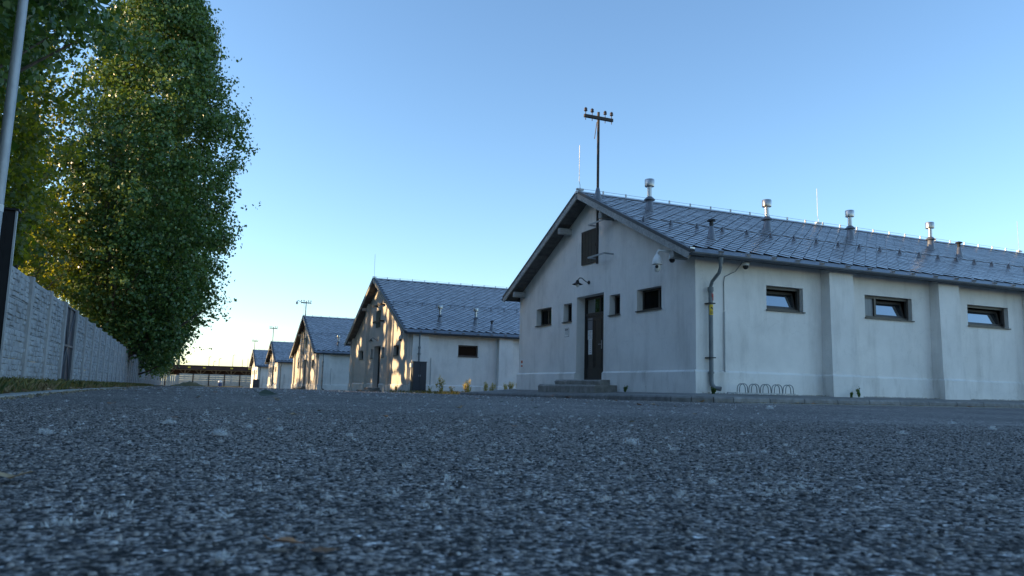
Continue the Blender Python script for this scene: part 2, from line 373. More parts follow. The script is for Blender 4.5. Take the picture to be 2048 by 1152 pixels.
# paved gutter strip beside the kerb
gs = MB().box(XK + RC, 45, YK - .28, YK - .008, -.02, .006).build('gutter_strip', 'pale_edging'); tag(gs, kind='structure')
# pale worn painted line at the mouth of the street
wlm = MB()
for a, c in ((18.5, 20.5), (20.5, 24.0)): wlm.quad((9.2, a, gz(a) + .005), (9.28, a, gz(a) + .005), (9.28, c, gz(c) + .005), (9.2, c, gz(c) + .005))
tag(wlm.build('road_marking', 'white_line'), kind='structure')
# verge on the left with flat edging
b = MB(); yv = [-30, 0, 8, 10, 12, 14, 16] + list(range(20, 151, 5))
for a, c in zip(yv[:-1], yv[1:]):
    b.quad((-3.2, a, gz(a) + .06), (-2.2, a, gz(a) + .05), (-2.2, c, gz(c) + .05), (-3.2, c, gz(c) + .06))
    b.quad((-2.2, a, gz(a) + .05), (-1.64, a, gz(a) + .012), (-1.64, c, gz(c) + .012), (-2.2, c, gz(c) + .05))
verge = tag(b.build('verge', 'soil_grass'), kind='structure')
y = 5.0; proto = None
while y < 60:
    z = gz(y + .5)
    if proto is None:
        proto = MB().box(-.09, .09, -.49, .49, -.2, .016).build('edging_stone', 'pale_edging', verge, bevel=.008)
        proto.location = (-1.55, y + .5, z)
    else: copy_to(proto, verge, (-1.55 + rnd.uniform(-.008, .008), y + .5, z + rnd.uniform(-.004, .004)))
    y += 1.0

# ------------------------------------------------------------------ houses
PITCH = math.atan(0.479); CP, SP = math.cos(PITCH), math.sin(PITCH)
TILE_A, TILE_B = 0.225, 0.215
def tile_mesh():
    a, b_ = TILE_A * .972, TILE_B * .965; th = .012
    top = [(0, b_, .004), (-a, 0, .013), (0, -b_, .023), (a, 0, .013)]
    bot = [(p[0], p[1], p[2] - th) for p in top]
    me = bpy.data.meshes.new('tile')
    me.from_pydata(top + bot, [], [(0, 1, 2, 3), (1, 5, 6, 2), (2, 6, 7, 3), (0, 4, 5, 1), (3, 7, 4, 0)]); me.update()
    me.materials.append(MAT['slate']); me.materials.append(MAT['slate_edge'])
    for p in me.polygons[1:]: p.material_index = 1
    return me
TILE = tile_mesh()
_nt = MAT['slate'].node_tree; _oi = [q for q in _nt.nodes if q.type == 'OBJECT_INFO'][0]; _mr = [q for q in _nt.nodes if q.type == 'MAP_RANGE'][0]
_ge = _nt.nodes.new('ShaderNodeNewGeometry'); _ad = _nt.nodes.new('ShaderNodeMath'); _ad.operation = 'ADD'; _fr = _nt.nodes.new('ShaderNodeMath'); _fr.operation = 'FRACT'
_nt.links.new(_oi.outputs['Random'], _ad.inputs[0]); _nt.links.new(_ge.outputs['Random Per Island'], _ad.inputs[1]); _nt.links.new(_ad.outputs[0], _fr.inputs[0]); _nt.links.new(_fr.outputs[0], _mr.inputs[0])
CAMP = Vector((0, 0, CAMZ))

def holed_wall(mb, holes, u0, u1, zbot, ztop, to3, breaks=()):
    us = sorted(set([u0, u1] + list(breaks) + [h[0] for h in holes] + [h[1] for h in holes]))
    us = [u for u in us if u0 <= u <= u1]
    for a, c in zip(us[:-1], us[1:]):
        mid = (a + c) / 2
        hs = sorted([h for h in holes if h[0] < mid < h[1]], key=lambda h: h[2])
        z = zbot
        for h in hs:
            mb.quad(to3(a, z), to3(c, z), to3(c, h[2]), to3(a, h[2])); z = h[3]
        mb.quad(to3(a, z), to3(c, z), to3(c, ztop(c)), to3(a, ztop(a)))
def reveal(mb, h, to3d, d):   # to3d(u,z,depth)
    a, c, z0, z1 = h[:4]
    for p, q in (((a, z0), (a, z1)), ((c, z1), (c, z0)), ((a, z1), (c, z1)), ((c, z0), (a, z0))):
        mb.quad(to3d(p[0], p[1], 0), to3d(q[0], q[1], 0), to3d(q[0], q[1], d), to3d(p[0], p[1], d))

def frame_boxes(mb, to3d, a, c, z0, z1, w, d0, d1):
    def bx(u0, u1, w0, w1):
        P = [to3d(u, z, d) for d in (d0, d1) for z in (w0, w1) for u in (u0, u1)]
        xs, ys, zs = [p[0] for p in P], [p[1] for p in P], [p[2] for p in P]
        mb.box(min(xs), max(xs), min(ys), max(ys), min(zs), max(zs))
    bx(a, a + w, z0, z1); bx(c - w, c, z0, z1); bx(a + w, c - w, z0, z0 + w); bx(a + w, c - w, z1 - w, z1)
    return bx

def vent(root, x, y, z, big=True):
    if big:
        p = MB().lathe([(.07, 0), (.07, .42)], (x, y, z + .38), 14).build('vent_pipe', 'stainless', root, smooth=True)
        MB().lathe([(.10, .75), (.145, .76), (.15, .78), (.15, .97), (.14, .985), (.02, .99)], (x, y, z), 18).build('vent_cap', 'stainless', p, smooth=True)
        MB().lathe([(.17, .33), (.175, .345), (.09, .43), (.075, .44)], (x, y, z), 18).build('vent_skirt', 'sheet_metal', p, smooth=True)
        MB().lathe([(.15, -.10), (.14, 0), (.085, .40), (.08, .41)], (x, y, z), 14).build('flashing_cone', 'sheet_metal', p, smooth=True)
    else:
        p = MB().lathe([(.13, -.10), (.12, 0), (.06, .34), (.055, .35)], (x, y, z), 14).build('vent_pipe', 'sheet_metal', root, smooth=True)
        MB().lathe([(.055, .35), (.055, .48), (.12, .49), (.11, .53), (.03, .56)], (x, y, z), 14).build('vent_cap', 'black_rubber', p, smooth=True)

def window(root, h, to3d, d, mull=None, sill_out=0.05, plain=False):
    a, c, z0, z1 = h[:4]
    f = MB(); bx = frame_boxes(f, to3d, a, c, z0 + .02, z1, .06, d, d + .07)
    if mull: bx(a + (c - a) * mull - .03, a + (c - a) * mull + .03, z0 + .08, z1 - .06)
    fr = f.build('window', 'dark_frame', root)
    p = MB(); cuts = [a + .06, c - .06]
    if mull: cuts = [a + .06, a + (c - a) * mull - .03, a + (c - a) * mull + .03, c - .06]
    for i in range(0, len(cuts), 2):
        # each pane sits a hair out of true, as real glazing does
        e0, e1 = rnd.uniform(-.002, .002), rnd.uniform(-.002, .002)
        MB().quad(to3d(cuts[i], z0 + .08, d + .03 + e0), to3d(cuts[i + 1], z0 + .08, d + .03), to3d(cuts[i + 1], z1 - .06, d + .03 + e1), to3d(cuts[i], z1 - .06, d + .03)).build('pane', 'glass' if (mull and i == 0) else 'dark_glass', fr)
    s = MB(); P = [to3d(u, z, dd) for dd in (-sill_out, d) for z in (z0 - .012, z0 + .018) for u in (a - .02, c + .02)]
    xs, ys, zs = [q[0] for q in P], [q[1] for q in P], [q[2] for q in P]
    s.box(min(xs), max(xs), min(ys), max(ys), min(zs), max(zs)); s.build('sill', 'dark_frame', fr)
    return fr

def house(Y0, W, zb, L, label, side_windows, side_pil, gable_pil, gw, big_vents, small_vents, tiles='some', ntile=300, detail=True, plast='plaster', soffit=True, near_pil=True):
    C = W / 2; oe, og = .47, .5; HT = 3.42
    root = empty('house', (XG, Y0, zb)); tag(root, label, 'house', 'houses in a row along the street')
    zr = lambda y: HT + .479 * (min(y, W - y) + oe)     # roof top surface
    wt = lambda y: zr(y) - .15
    g3 = lambda y, z: (0, y, z); g3d = lambda y, z, d: (d, y, z)
    s3 = lambda x, z: (x, 0, z); s3d = lambda x, z, d: (x, d, z)
    door = (C - .86, C + .86, .31, 2.96)
    holes = [(C - gw[1], C - gw[0], 2.2, 2.82), (C + gw[0], C + gw[1], 2.2, 2.82), (C - 1.8, C - 1.2, 2.2, 2.82), (C + 1.2, C + 1.8, 2.2, 2.82)]
    mb = MB(); holed_wall(mb, holes + [door], 0, W, -.35, wt, g3, (C,))
    for h in holes: reveal(mb, h, g3d, .22)
    reveal(mb, door, g3d, .34)
    mb.build('gable_wall', plast, root)
    mb = MB(); sh = [(a, c, 2.17, 2.83) for a, c, k in side_windows]
    holed_wall(mb, sh, 0, L, -.35, lambda x: wt(0), s3)
    for h in sh: reveal(mb, h, s3d, .26)
    mb.build('side_wall', 'plaster', root)
    mb = MB(); mb.quad((0, W, -.35), (L, W, -.35), (L, W, wt(0)), (0, W, wt(0))); mb.build('back_wall', 'plaster', root)
    mb = MB(); mb.add([(L, 0, 0), (L, W, 0), (L, W, wt(0)), (L, C, wt(C)), (L, 0, wt(0))], [(0, 1, 2, 3, 4)]); mb.build('end_wall', 'plaster', root)
    mb = MB(); mb.quad((.5, .5, .02), (L - .5, .5, .02), (L - .5, W - .5, .02), (.5, W - .5, .02)); mb.build('inner_floor', 'interior', root)
    # plinth with sloped top
    PP = .055; PH = .51
    pr = [(0.0, -.35), (0, PH + .05), (-PP, PH), (-PP, -.35)]
    mb = MB()
    for a, c in ((0, door[0]), (door[1], W + PP)):
        mb.add([(p[0], a, p[1]) for p in pr] + [(p[0], c, p[1]) for p in pr], [(0, 1, 2, 3), (7, 6, 5, 4), (1, 5, 6, 2), (2, 6, 7, 3)])
    mb.add([(-PP, p[0], p[1]) for p in pr] + [(L, p[0], p[1]) for p in pr], [(0, 1, 2, 3), (7, 6, 5, 4), (1, 5, 6, 2), (2, 6, 7, 3)])
    mb.build('plinth', 'plaster_plinth', root)
    # pilasters on the side wall: battered, with their own plinth
    for a, c in side_pil:
        zt = wt(0) - .02 - .1; o0, o1 = .30, .38; k = .05
        m1 = MB(); m1.add([(a - k, .0, -.35), (c + k, 0, -.35), (c + k, -o1, -.35), (a - k, -o1, -.35), (a, 0, zt), (c, 0, zt), (c, -o0, zt), (a, -o0, zt)],
                          [(4, 5, 6, 7), (0, 3, 7, 4), (3, 2, 6, 7), (2, 1, 5, 6)])
        pl = m1.build('pilaster', 'plaster', root)
        e = .05; kk = k
        m2 = MB(); m2.add([(a - kk - e, 0, -.35), (c + kk + e, 0, -.35), (c + kk + e, -o1 - e, -.35), (a - kk - e, -o1 - e, -.35), (a - kk - e, 0, PH), (c + kk + e, 0, PH), (c + kk + e, -o1 - e, PH), (a - kk - e, -o1 - e, PH),
                           (a - kk, 0, PH + .05), (c + kk, 0, PH + .05), (c + kk, -o1 + .012, PH + .05), (a - kk, -o1 + .012, PH + .05)],
                          [(0, 3, 7, 4), (3, 2, 6, 7), (2, 1, 5, 6), (4, 7, 11, 8), (7, 6, 10, 11), (6, 5, 9, 10), (8, 11, 10, 9)])
        m2.build('pilaster_base', 'plaster_plinth', pl)
    for a, c in gable_pil:
        m1 = MB(); m1.add([(0, a, 0), (-.16, a, 0), (-.16, c, 0), (0, c, 0), (0, a, wt(a) - .01), (-.16, a, wt(a) - .01), (-.16, c, wt(c) - .01), (0, c, wt(c) - .01)], [(0, 1, 5, 4), (1, 2, 6, 5), (2, 3, 7, 6), (4, 5, 6, 7)])
        pl = m1.build('pilaster', plast, root)
        box('pilaster_base', 'plaster_plinth', pl, -.21, -.003, a - .05, c + .05, 0, PH)
    # gable windows
    for i, h in enumerate(holes): window(root, h, g3d, .19, mull=(.32 if i == 0 else .5) if i < 2 else None)
    # door: two leaves, panels, transom with panes
    d = .32; D = MB(); a, c, z0, z1 = door
    bx = frame_boxes(D, g3d, a, c, z0, z1, .07, d - .02, d + .06)
    zt = z1 - .62
    bx(a + .07, c - .07, zt, zt + .10); bx(C - .03 - .12, C + .03 - .12, zt + .1, z1 - .07)
    dr = D.build('door', 'brown_paint', root)
    split = a + .58   # narrow leaf nearer to the camera
    for u0, u1, panels in ((a + .07, split - .004, 1), (split + .004, c - .07, 2)):
        lf = box('door_leaf', 'brown_paint', dr, d, d + .05, u0, u1, z0 + .01, zt)
        n = panels; w = (u1 - u0 - .08 * (n + 1)) / n
        for k in range(n):
            y0 = u0 + .08 + k * (w + .08)
            fr = MB(); frame_boxes(fr, g3d, y0, y0 + w, z0 + .38, zt - .12, .022, d - .014, d); fr.build('panel_moulding', 'brown_paint', dr)
    for y0, y1 in ((a + .07, C - .15), (C - .09, c - .07)):
        MB().quad((d + .02, y0, zt + .1), (d + .02, y1, zt + .1), (d + .022, y1, z1 - .07), (d + .02, y0, z1 - .07)).build('pane', 'glass', dr)
    hd = MB().box(d - .012, d, split + .05, split + .10, 1.28, 1.55); hd.tube([(d - .01, split + .075, 1.42), (d - .06, split + .075, 1.42), (d - .06, split + .19, 1.42)], .010, 6); hd.build('handle', 'galvanised', dr)
    # steps
    if detail:
        for k, (hw0, hw1, dp, z) in enumerate(((1.35, 1.55, .38, .305), (1.75, 2.0, .78, .150))):
            st = MB(); n = 9; pts = [(-dp - rnd.uniform(-.012, .012), C - hw0 + (hw0 + hw1) * i / (n - 1)) for i in range(n)]
            vs = []; 
            for px, py in pts: vs += [(px, py, z - .165 - .3 * k), (px - .02 + rnd.uniform(-.01, .01), py, z - .03 - rnd.uniform(0, .03)), (px + .02 + rnd.uniform(0, .02), py, z), (.06 if k == 0 else .0, py, z)]
            fs = []
            for i in range(n - 1):
                for j in range(3): fs.append((i * 4 + j, (i + 1) * 4 + j, (i + 1) * 4 + j + 1, i * 4 + j + 1))
            fs += [(0, 1, 2, 3), tuple((n - 1) * 4 + j for j in (3, 2, 1, 0))]
            vs += [(.06 if k == 0 else 0, pts[0][1], z - .165 - .3 * k), (.06 if k == 0 else 0, pts[-1][1], z - .165 - .3 * k)]
            q = len(vs); fs += [(0, 3, q - 2), ((n - 1) * 4 + 3, (n - 1) * 4, q - 1)]
            st.add(vs, fs).build('step', 'old_step', root)
    # loft hatch of vertical boards
    hz = (C - .5, C + .52, 3.96, 5.04) if W < 12 else (C - .5, C + .55, 4.15, 5.25)
    fr = MB(); frame_boxes(fr, g3d, hz[0], hz[1], hz[2], hz[3], .05, -.045, .01)
    ht = fr.build('loft_hatch', 'brown_paint' if W < 12 else 'shutter_green', root)
    n = 9; w = (hz[1] - hz[0] - .1) / n
    for k in range(n): box('board', 'brown_paint' if W < 12 else 'shutter_green', ht, -.034 - .003 * (k % 2), .0, hz[0] + .05 + k * w + .006, hz[0] + .05 + (k + 1) * w - .006, hz[2] + .05, hz[3] - .05)
    box('latch', 'dark_iron', ht, -.07, -.04, hz[0] + .06, hz[0] + .1, (hz[2] + hz[3]) / 2 - .06, (hz[2] + hz[3]) / 2 + .05)
    # roof
    T = .12
    dk = MB()
    for s in (0, 1):
        y = lambda v: v if s == 0 else W - v
        dk.add([(xx, y(yy), zz) for xx in (-og, L + .3) for yy, zz in ((-oe, HT - .025), (C, zr(C) - .025), (C, zr(C) - T), (-oe, HT - T))],
               [(0, 1, 5, 4), (2, 3, 7, 6), (3, 0, 4, 7), (0, 3, 2, 1), (4, 5, 6, 7)])
    roof = dk.build('roof', 'slate_under', root)
    SLl = (C + oe) / CP     # slope length
    pt = lambda u, v, n_=0.0: Vector((u, -oe + v * CP - n_ * SP, HT + v * SP + n_ * CP))
    rx = lambda me, name, mt, loc: None
    # far slope: plain tiled sheet
    fs_ = MB(); fs_.quad((-og, W + oe, HT - .012), (-og, C, zr(C) - .012), (L + .3, C, zr(C) - .012), (L + .3, W + oe, HT - .012)); fs_.build('far_slope', 'slate', roof)
    # tiles
    v0 = .36; rows = int((SLl - .10 - v0) / TILE_B)
    pos = []
    for k in range(1, rows + 1):
        v = v0 + k * TILE_B
        if v + TILE_B > SLl + .12: break
        u = -og + .05 + (TILE_A if k % 2 else 2 * TILE_A)
        while u < L + .1:
            pos.append((u, v)); u += 2 * TILE_A
    def vis_d(p):
        q = pt(*p) + Vector((XG, Y0, zb)); return (q - CAMP).length
    pos.sort(key=vis_d)
    # only tiles this house shows past its neighbours count as the largest
    ind = [p for p in pos if tiles == 'some'][:ntile]
    for u, v in ind:
        o = bpy.data.objects.new('tile', TILE); col.objects.link(o); o.parent = roof
        o.location = pt(u, v, rnd.uniform(-.002, .002)); o.rotation_euler = (PITCH + rnd.uniform(-.006, .006), rnd.uniform(-.006, .006), rnd.uniform(-.008, .008))
    rest = pos[len(ind):]
    if rest:
        base = np.array([v.co[:] for v in TILE.vertices]); Q = []; F = []; nv = len(base)
        c_, s_ = CP, SP
        for i, (u, v) in enumerate(rest):
            q = base.copy(); tl = rnd.uniform(-.006, .006); q[:, 2] += q[:, 0] * tl + q[:, 1] * rnd.uniform(-.006, .006)
            p = pt(u, v, rnd.uniform(-.002, .002))
            Q.append(np.stack([q[:, 0] + p.x, q[:, 1] * c_ - q[:, 2] * s_ + p.y, q[:, 1] * s_ + q[:, 2] * c_ + p.z], 1))
            F += [tuple(j + i * nv for j in poly.vertices) for poly in TILE.polygons]
        me = bpy.data.meshes.new('tile_field'); me.from_pydata(np.concatenate(Q).tolist(), [], F); me.update()
        me.materials.append(MAT['slate']); me.materials.append(MAT['slate_edge'])
        me.polygons.foreach_set('material_index', np.tile(np.array([0, 1, 1, 1, 1], dtype=np.int32), len(rest)))
        tag(link('tile_field', me, None, roof), kind='stuff')
    # half-tiles closing rake and ridge
    def slab(name, mt, u0, u1, va, vb, n0, n1, par):
        P = [pt(u, v, n_) for n_ in (n0, n1) for v in (va, vb) for u in (u0, u1)]
        return MB().add(P, [(0, 1, 3, 2), (4, 6, 7, 5), (0, 4, 5, 1), (2, 3, 7, 6), (0, 2, 6, 4), (1, 5, 7, 3)]).build(name, mt, par)
    slab('eave_flashing', 'sheet_metal', -og, L + .3, -.03, v0 + .04, -.02, -.004, roof)
    slab('rake_trim', 'trim_metal', -og - .03, -og + .12, -.02, SLl - .01, -.035, .045, roof)
    slab('rake_board', 'wood_pale', -og - .022, -og + .02, -.02, SLl - .05, -.20, -.037, roof)
    # far side rake
    for nm, mt, x0, x1, n0, n1 in (('rake_trim', 'trim_metal', -og - .03, -og + .12, -.035, .045), ('rake_board', 'wood_pale', -og - .022, -og + .02, -.20, -.037)):
        P = []
        for n_ in (n0, n1):
            for v in (-.02, SLl - (.01 if nm == 'rake_trim' else .05)):
                for u in (x0, x1):
                    q = pt(u, v, n_); P.append((q.x, W - q.y, q.z))
        MB().add(P, [(0, 1, 3, 2), (4, 6, 7, 5), (0, 4, 5, 1), (2, 3, 7, 6), (0, 2, 6, 4), (1, 5, 7, 3)]).build(nm, mt, roof)
    rc = MB().prism([(C - .17, zr(C) - .045), (C, zr(C) + .045), (C + .17, zr(C) - .045)], 'x', -og - .04, L + .3); rc.build('ridge_cap', 'ridge_metal', roof)
    # soffit boards of the gable overhang
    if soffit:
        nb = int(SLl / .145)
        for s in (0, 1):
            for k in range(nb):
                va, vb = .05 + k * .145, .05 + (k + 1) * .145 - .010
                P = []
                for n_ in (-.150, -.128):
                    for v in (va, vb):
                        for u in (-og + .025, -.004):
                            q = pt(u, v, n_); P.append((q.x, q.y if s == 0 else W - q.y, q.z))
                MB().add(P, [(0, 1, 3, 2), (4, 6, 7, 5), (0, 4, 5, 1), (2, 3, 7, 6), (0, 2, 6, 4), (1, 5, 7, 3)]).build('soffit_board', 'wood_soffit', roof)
    # purlin ends
    for dy in ((1.35, C - .38) if W < 12 else (2.95, C - .4)):
        for s in (-1, 1):
            y = C + s * dy; zt_ = zr(y) - .27 if s else 0
            box('purlin_end', 'wood_pale', roof, -og + .05, .02, y - .09, y + .09, zt_ - .20, zt_, bevel=.015)
    # gutters both sides
    for s in (0, 1):
        gy = -oe - .055; zc = HT - .045; prof = []
        for i in range(9):
            t = math.pi * i / 8; prof.append((gy - .075 * math.cos(t), zc - .075 * math.sin(t)))
        inner = [(gy - .068 * math.cos(math.pi * i / 8), zc - .068 * math.sin(math.pi * i / 8)) for i in range(8, -1, -1)]
        P = [(p[0] if s == 0 else W - p[0], p[1]) for p in prof + inner]
        MB().prism(P, 'x', -og - .03, L + .3).build('gutter', 'gutter_metal', root)
    # lightning conductor along the eave and the ridge
    wire = MB().tube([pt(-og + .02, .10, .05), pt(L + .2, .10, .05)], .006, 5)
    wire.tube([(-og + .02, C, zr(C) + .12), (L + .2, C, zr(C) + .12)], .006, 5)
    if detail: wire.tube([pt(-og - .01, .1, .06), pt(-og - .01, SLl - .05, .06)], .006, 5)
    wire.build('conductor_wire', 'galvanised', root)
    x = -og + .1; i = 0; cp = None; rp = None
    while x < min(L, 26 if W < 12 else 14):
        if cp is None:
            cp = MB().box(-.07, .07, -.03, .03, -.045, .012).build('wire_clip', 'stainless', root); cp.location = pt(x, .1, .05)
            rp = MB().box(-.02, .02, -.02, .02, -.10, .02).build('wire_stand', 'galvanised', root); rp.location = (x, C, zr(C) + .12)
        else:
            o = copy_to(cp, root, pt(x + rnd.uniform(-.05, .05), .1, .05), (PITCH, 0, rnd.uniform(-.15, .15)))
            copy_to(rp, root, (x, C, zr(C) + .12))
        x += .85; i += 1
    # snow guard
    vsn = 2.9 if W < 12 else 4.5
    MB().tube([pt(-og + .3, vsn, .10), pt(L, vsn, .10)], .014, 6).build('snow_rail', 'sheet_metal', root)
    x = -og + .35; sp_ = None
    while x < min(L, 26 if W < 12 else 14):
        if sp_ is None:
            sp_ = MB().prism([(-.13, .0), (.02, .0), (.02, .14), (-.01, .15)], 'x', -.025, .025).build('snow_bracket', 'sheet_metal', root)
            sp_.location = pt(x, vsn, .01); sp_.rotation_euler = (PITCH, 0, 0)
        else: copy_to(sp_, root, pt(x, vsn, .01))
        x += .9
    for x, y in big_vents: vent(root, x, y, zr(y), True)
    for x, y in small_vents: vent(root, x, y, zr(y), False)
    # side windows: bottom-hung sashes tilted inwards
    for a, c, k in side_windows:
        z0, z1 = 2.17, 2.83; d = .15
        f = MB(); bxx = frame_boxes(f, s3d, a, c, z0 + .02, z1, .07, d - .02, d + .06)
        if k == 2: bxx(a + .50, a + .57, z0 + .08, z1 - .07)
        fr = f.build('window', 'dark_frame', root)
        sl = MB().box(a - .02, c + .03, -.05, d - .021, z0 - .012, z0 + .02); sl.build('sill', 'dark_frame', fr)
        s0 = a + .075
        if k == 2:
            MB().quad((a + .07, d + .03, z0 + .09), (a + .50, d + .03, z0 + .09), (a + .50, d + .032, z1 - .07), (a + .07, d + .03, z1 - .07)).build('pane', 'curtain', fr); s0 = a + .575
        if k == 0:
            MB().quad((a + .07, d + .03, z0 + .09), (c - .07, d + .03, z0 + .09), (c - .07, d + .03, z1 - .07), (a + .07, d + .03, z1 - .07)).build('pane', 'dark_glass', fr); continue
        s1 = c - .075; th = R(14); hgt = z1 - z0 - .18
        def tp(x_, v_, n_): return (x_, d + .05 + v_ * math.sin(th) + n_ * math.cos(th), z0 + .10 + v_ * math.cos(th) - n_ * math.sin(th))
        sm = MB()
        for u0, u1, w0, w1 in ((s0, s0 + .06, 0, hgt), (s1 - .06, s1, 0, hgt), (s0 + .06, s1 - .06, 0, .06), (s0 + .06, s1 - .06, hgt - .06, hgt)):
            P = [tp(u, v, n_) for n_ in (0, .06) for v in (w0, w1) for u in (u0, u1)]
            sm.add(P, [(0, 1, 3, 2), (4, 6, 7, 5), (0, 4, 5, 1), (2, 3, 7, 6), (0, 2, 6, 4), (1, 5, 7, 3)])
        sa = sm.build('sash', 'dark_frame', fr)
        MB().quad(tp(s0 + .06, .06, .02), tp(s1 - .06, .06, .02), tp(s1 - .06, hgt - .06, .02), tp(s0 + .06, hgt - .06, .02)).build('pane', 'glass', fr)
    # downpipe
    dx = .36; po = -.40 if side_pil and side_pil[0][0] < .5 else 0.0
    if detail:
        gy = -oe - .055
        up_ = MB().lathe([(.075, 0), (.05, -.14)], (dx, gy, HT - .11), 10)
        up_.tube([(dx, gy, HT - .22), (dx, gy, HT - .36), (dx, gy + .06 * (po == 0), HT - .48), (dx, -.20 + po * .8, HT - .66), (dx, -.14 + po, HT - .78), (dx, -.13 + po, 2.5)], .043, 10)
        dp = up_.build('downpipe', 'grey_pipe', root, smooth=True)
        lw = MB().tube([(dx, -.13 + po, 2.55), (dx, -.13 + po, .30), (dx + .01, -.14 + po, .20), (dx + .05, -.20 + po, .12), (dx + .14, -.32 + po, .10)], .056, 12, caps=False)
        lw.tube([(dx, -.13 + po, 2.48), (dx, -.13 + po, 2.53), (dx, -.13 + po, 2.62)], [.056, .075, .075], 12); lw.tube([(dx, -.13 + po, .47), (dx, -.13 + po, .52)], .07, 12)
        lw.build('cast_pipe', 'iron_pipe', dp, smooth=True)
        lw2 = MB().lathe([(.0, 0), (.06, 0)], (0, 0, 0), 12)
        for z in (.85, 2.2): MB().box(dx - .09, dx + .09, -.205 + po, po, z, z + .025).build('pipe_bracket', 'black_rubber', dp)
    else:
        MB().tube([(dx, -oe, HT - .12), (dx, -oe, HT - .3), (dx, -.12, HT - .6), (dx, -.12, 0)], .055, 8).build('downpipe', 'grey_pipe', root, smooth=True)
    # conduit
    cx = .86 if W < 12 else 1.2
    cd = MB().tube([(cx, -.03, 2.05 if detail else 1.9), (cx, -.03, 0)], .020, 6); cd.build('conduit', 'galvanised', root)
    # side bracket under far gutter
    return root, zr, pt

h1, zr1, pt1 = house(15.6, 10.75, .2, 34, 'nearest grey-rendered house with dark slate roof, brown door and bicycle rack',
    [(2.25, 3.5, 1), (5.75, 7.6, 2), (9.95, 11.8, 1), (14.2, 16.0, 2)], [(4.15, 5.0), (8.35, 9.2), (12.5, 13.35), (16.6, 17.45)], [], (2.7, 3.9),
    [(1.2, 3.85), (5.25, 3.25), (9.35, 3.72), (13.4, 3.78)], [(1.33, 1.05), (13.85, 3.0)])
h2, zr2, pt2 = house(41.15, 15.4, -.28, 24, 'wide grey house with dappled evening sun on its gable, second from the front',
    [(2.8, 4.0, 0), (9, 10.2, 0)], [(.05, .95), (5.2, 6.05), (10.6, 11.4)], [(0.0, .65), (4.45, 5.05), (10.3, 10.95), (14.75, 15.4)], (4.05, 5.3),
    [(2.0, 1.1), (4.2, 1.05)], [(4.95, .35)], plast='plaster_warm')
h3, zr3, pt3 = house(71.4, 15.4, -.43, 20, 'third house of the row, pole and two cross bars on its half sunlit gable',
    [], [(.05, .95)], [(0.0, .65), (4.45, 5.05), (10.3, 10.95), (14.75, 15.4)], (4.05, 5.3), [(1.95, 1.1)], [], detail=True, plast='plaster_warm', soffit=False)
h4, zr4, pt4 = house(101.9, 10.75, -.6, 16, 'fourth house of the row, narrow sunlit gable, seen far down the street',
    [], [], [], (2.7, 3.9), [], [], tiles='none', detail=False, plast='plaster_warm', soffit=False)
h5, zr5, pt5 = house(128.3, 10.75, -.75, 16, 'farthest house of the row, small pale gable beside the end wall',
    [], [], [], (2.7, 3.9), [], [], tiles='none', detail=False, soffit=False)
# small painted mark and sticker on the nearest downpipe
mk = MB()
for (a, c, z0, z1) in ((-.012, .012, .0, .17), (-.05, -.012, .09, .12), (-.05, -.03, .09, .19)): mk.box(.36 + .03 + a * .8, .36 + .03 + c * .8, -.191, -.187, 2.28 + z0, 2.28 + z1)
mk.build('paint_mark', 'red_paint', h1)

# ------------------------------------------------------------------ things fixed to the houses
def cam_sign():
    r = empty('warning_sticker', (XG + .36, 15.6 - .13, .2 + 1.92)); tag(r, 'yellow sticker with a black camera symbol wrapped on the downpipe', 'sign')
    n = 10; rr = .0585; mb = MB()
    P = []
    for i in range(n + 1):
        t = R(200) + R(140) * i / n; P.append((rr * math.cos(t), rr * math.sin(t)))
    for i in range(n): mb.quad((*P[i], 0), (*P[i + 1], 0), (*P[i + 1], .26), (*P[i], .26))
    mb.build('backing', 'yellow_sign', r)
    rr2 = .0600
    def arc(t0, t1, z0, z1, tilt=0):
        q = MB(); k = 5
        for i in range(k):
            a, c = R(t0 + (t1 - t0) * i / k), R(t0 + (t1 - t0) * (i + 1) / k)
            s0, s1 = tilt * i / k, tilt * (i + 1) / k
            q.quad((rr2 * math.cos(a), rr2 * math.sin(a), z0 + s0), (rr2 * math.cos(c), rr2 * math.sin(c), z0 + s1), (rr2 * math.cos(c), rr2 * math.sin(c), z1 + s1), (rr2 * math.cos(a), rr2 * math.sin(a), z1 + s0))
        return q
    arc(238, 300, .165, .205, -.03).build('camera_symbol', 'black_print', r)
    arc(285, 312, .12, .14).build('camera_symbol', 'black_print', r)
    for z in (.085, .055, .028): arc(225, 315, z, z + .013).build('print_line', 'black_print', r)
cam_sign()

def utility_pole(Yc, z0, ztop, xo, label, W, small=False):
    r = empty('utility_pole', (XG + xo, Yc, z0)); tag(r, label, 'pole', 'old telephone poles on the gables')
    h = ztop - z0
    MB().tube([(0, 0, 0), (0, 0, h)], .042, 8).build('pole', 'dark_iron', r, smooth=True)
    arm = MB().box(-.51, .51, -.045, .03, h - .24, h - .14).build('cross_arm', 'dark_iron', r, bevel=.006)
    for k, y in enumerate((-.46, -.23, .23, .46)):
        i_ = MB().tube([(y, -.01, h - .32), (y, -.01, h)], .012, 6); i_.build('pin', 'dark_iron', r)
        MB().lathe([(.03, -.06), (.055, -.045), (.055, -.01), (.035, .0), (.05, .015), (.05, .04), (.02, .07)], (y, -.01, h + .01), 10).build('insulator', 'porcelain', r, smooth=True)
    return r, h
p, hh = utility_pole(20.05, 4.0, 8.78, -.28, 'rusty telephone pole with four insulators rising through the nearest roof', 10.75)
MB().tube([(-.02, .06, hh - .3), (-.02, .12, hh - .5), (-.02, .2, hh - .8)], .012, 5).build('loose_wire', 'dark_iron', p)
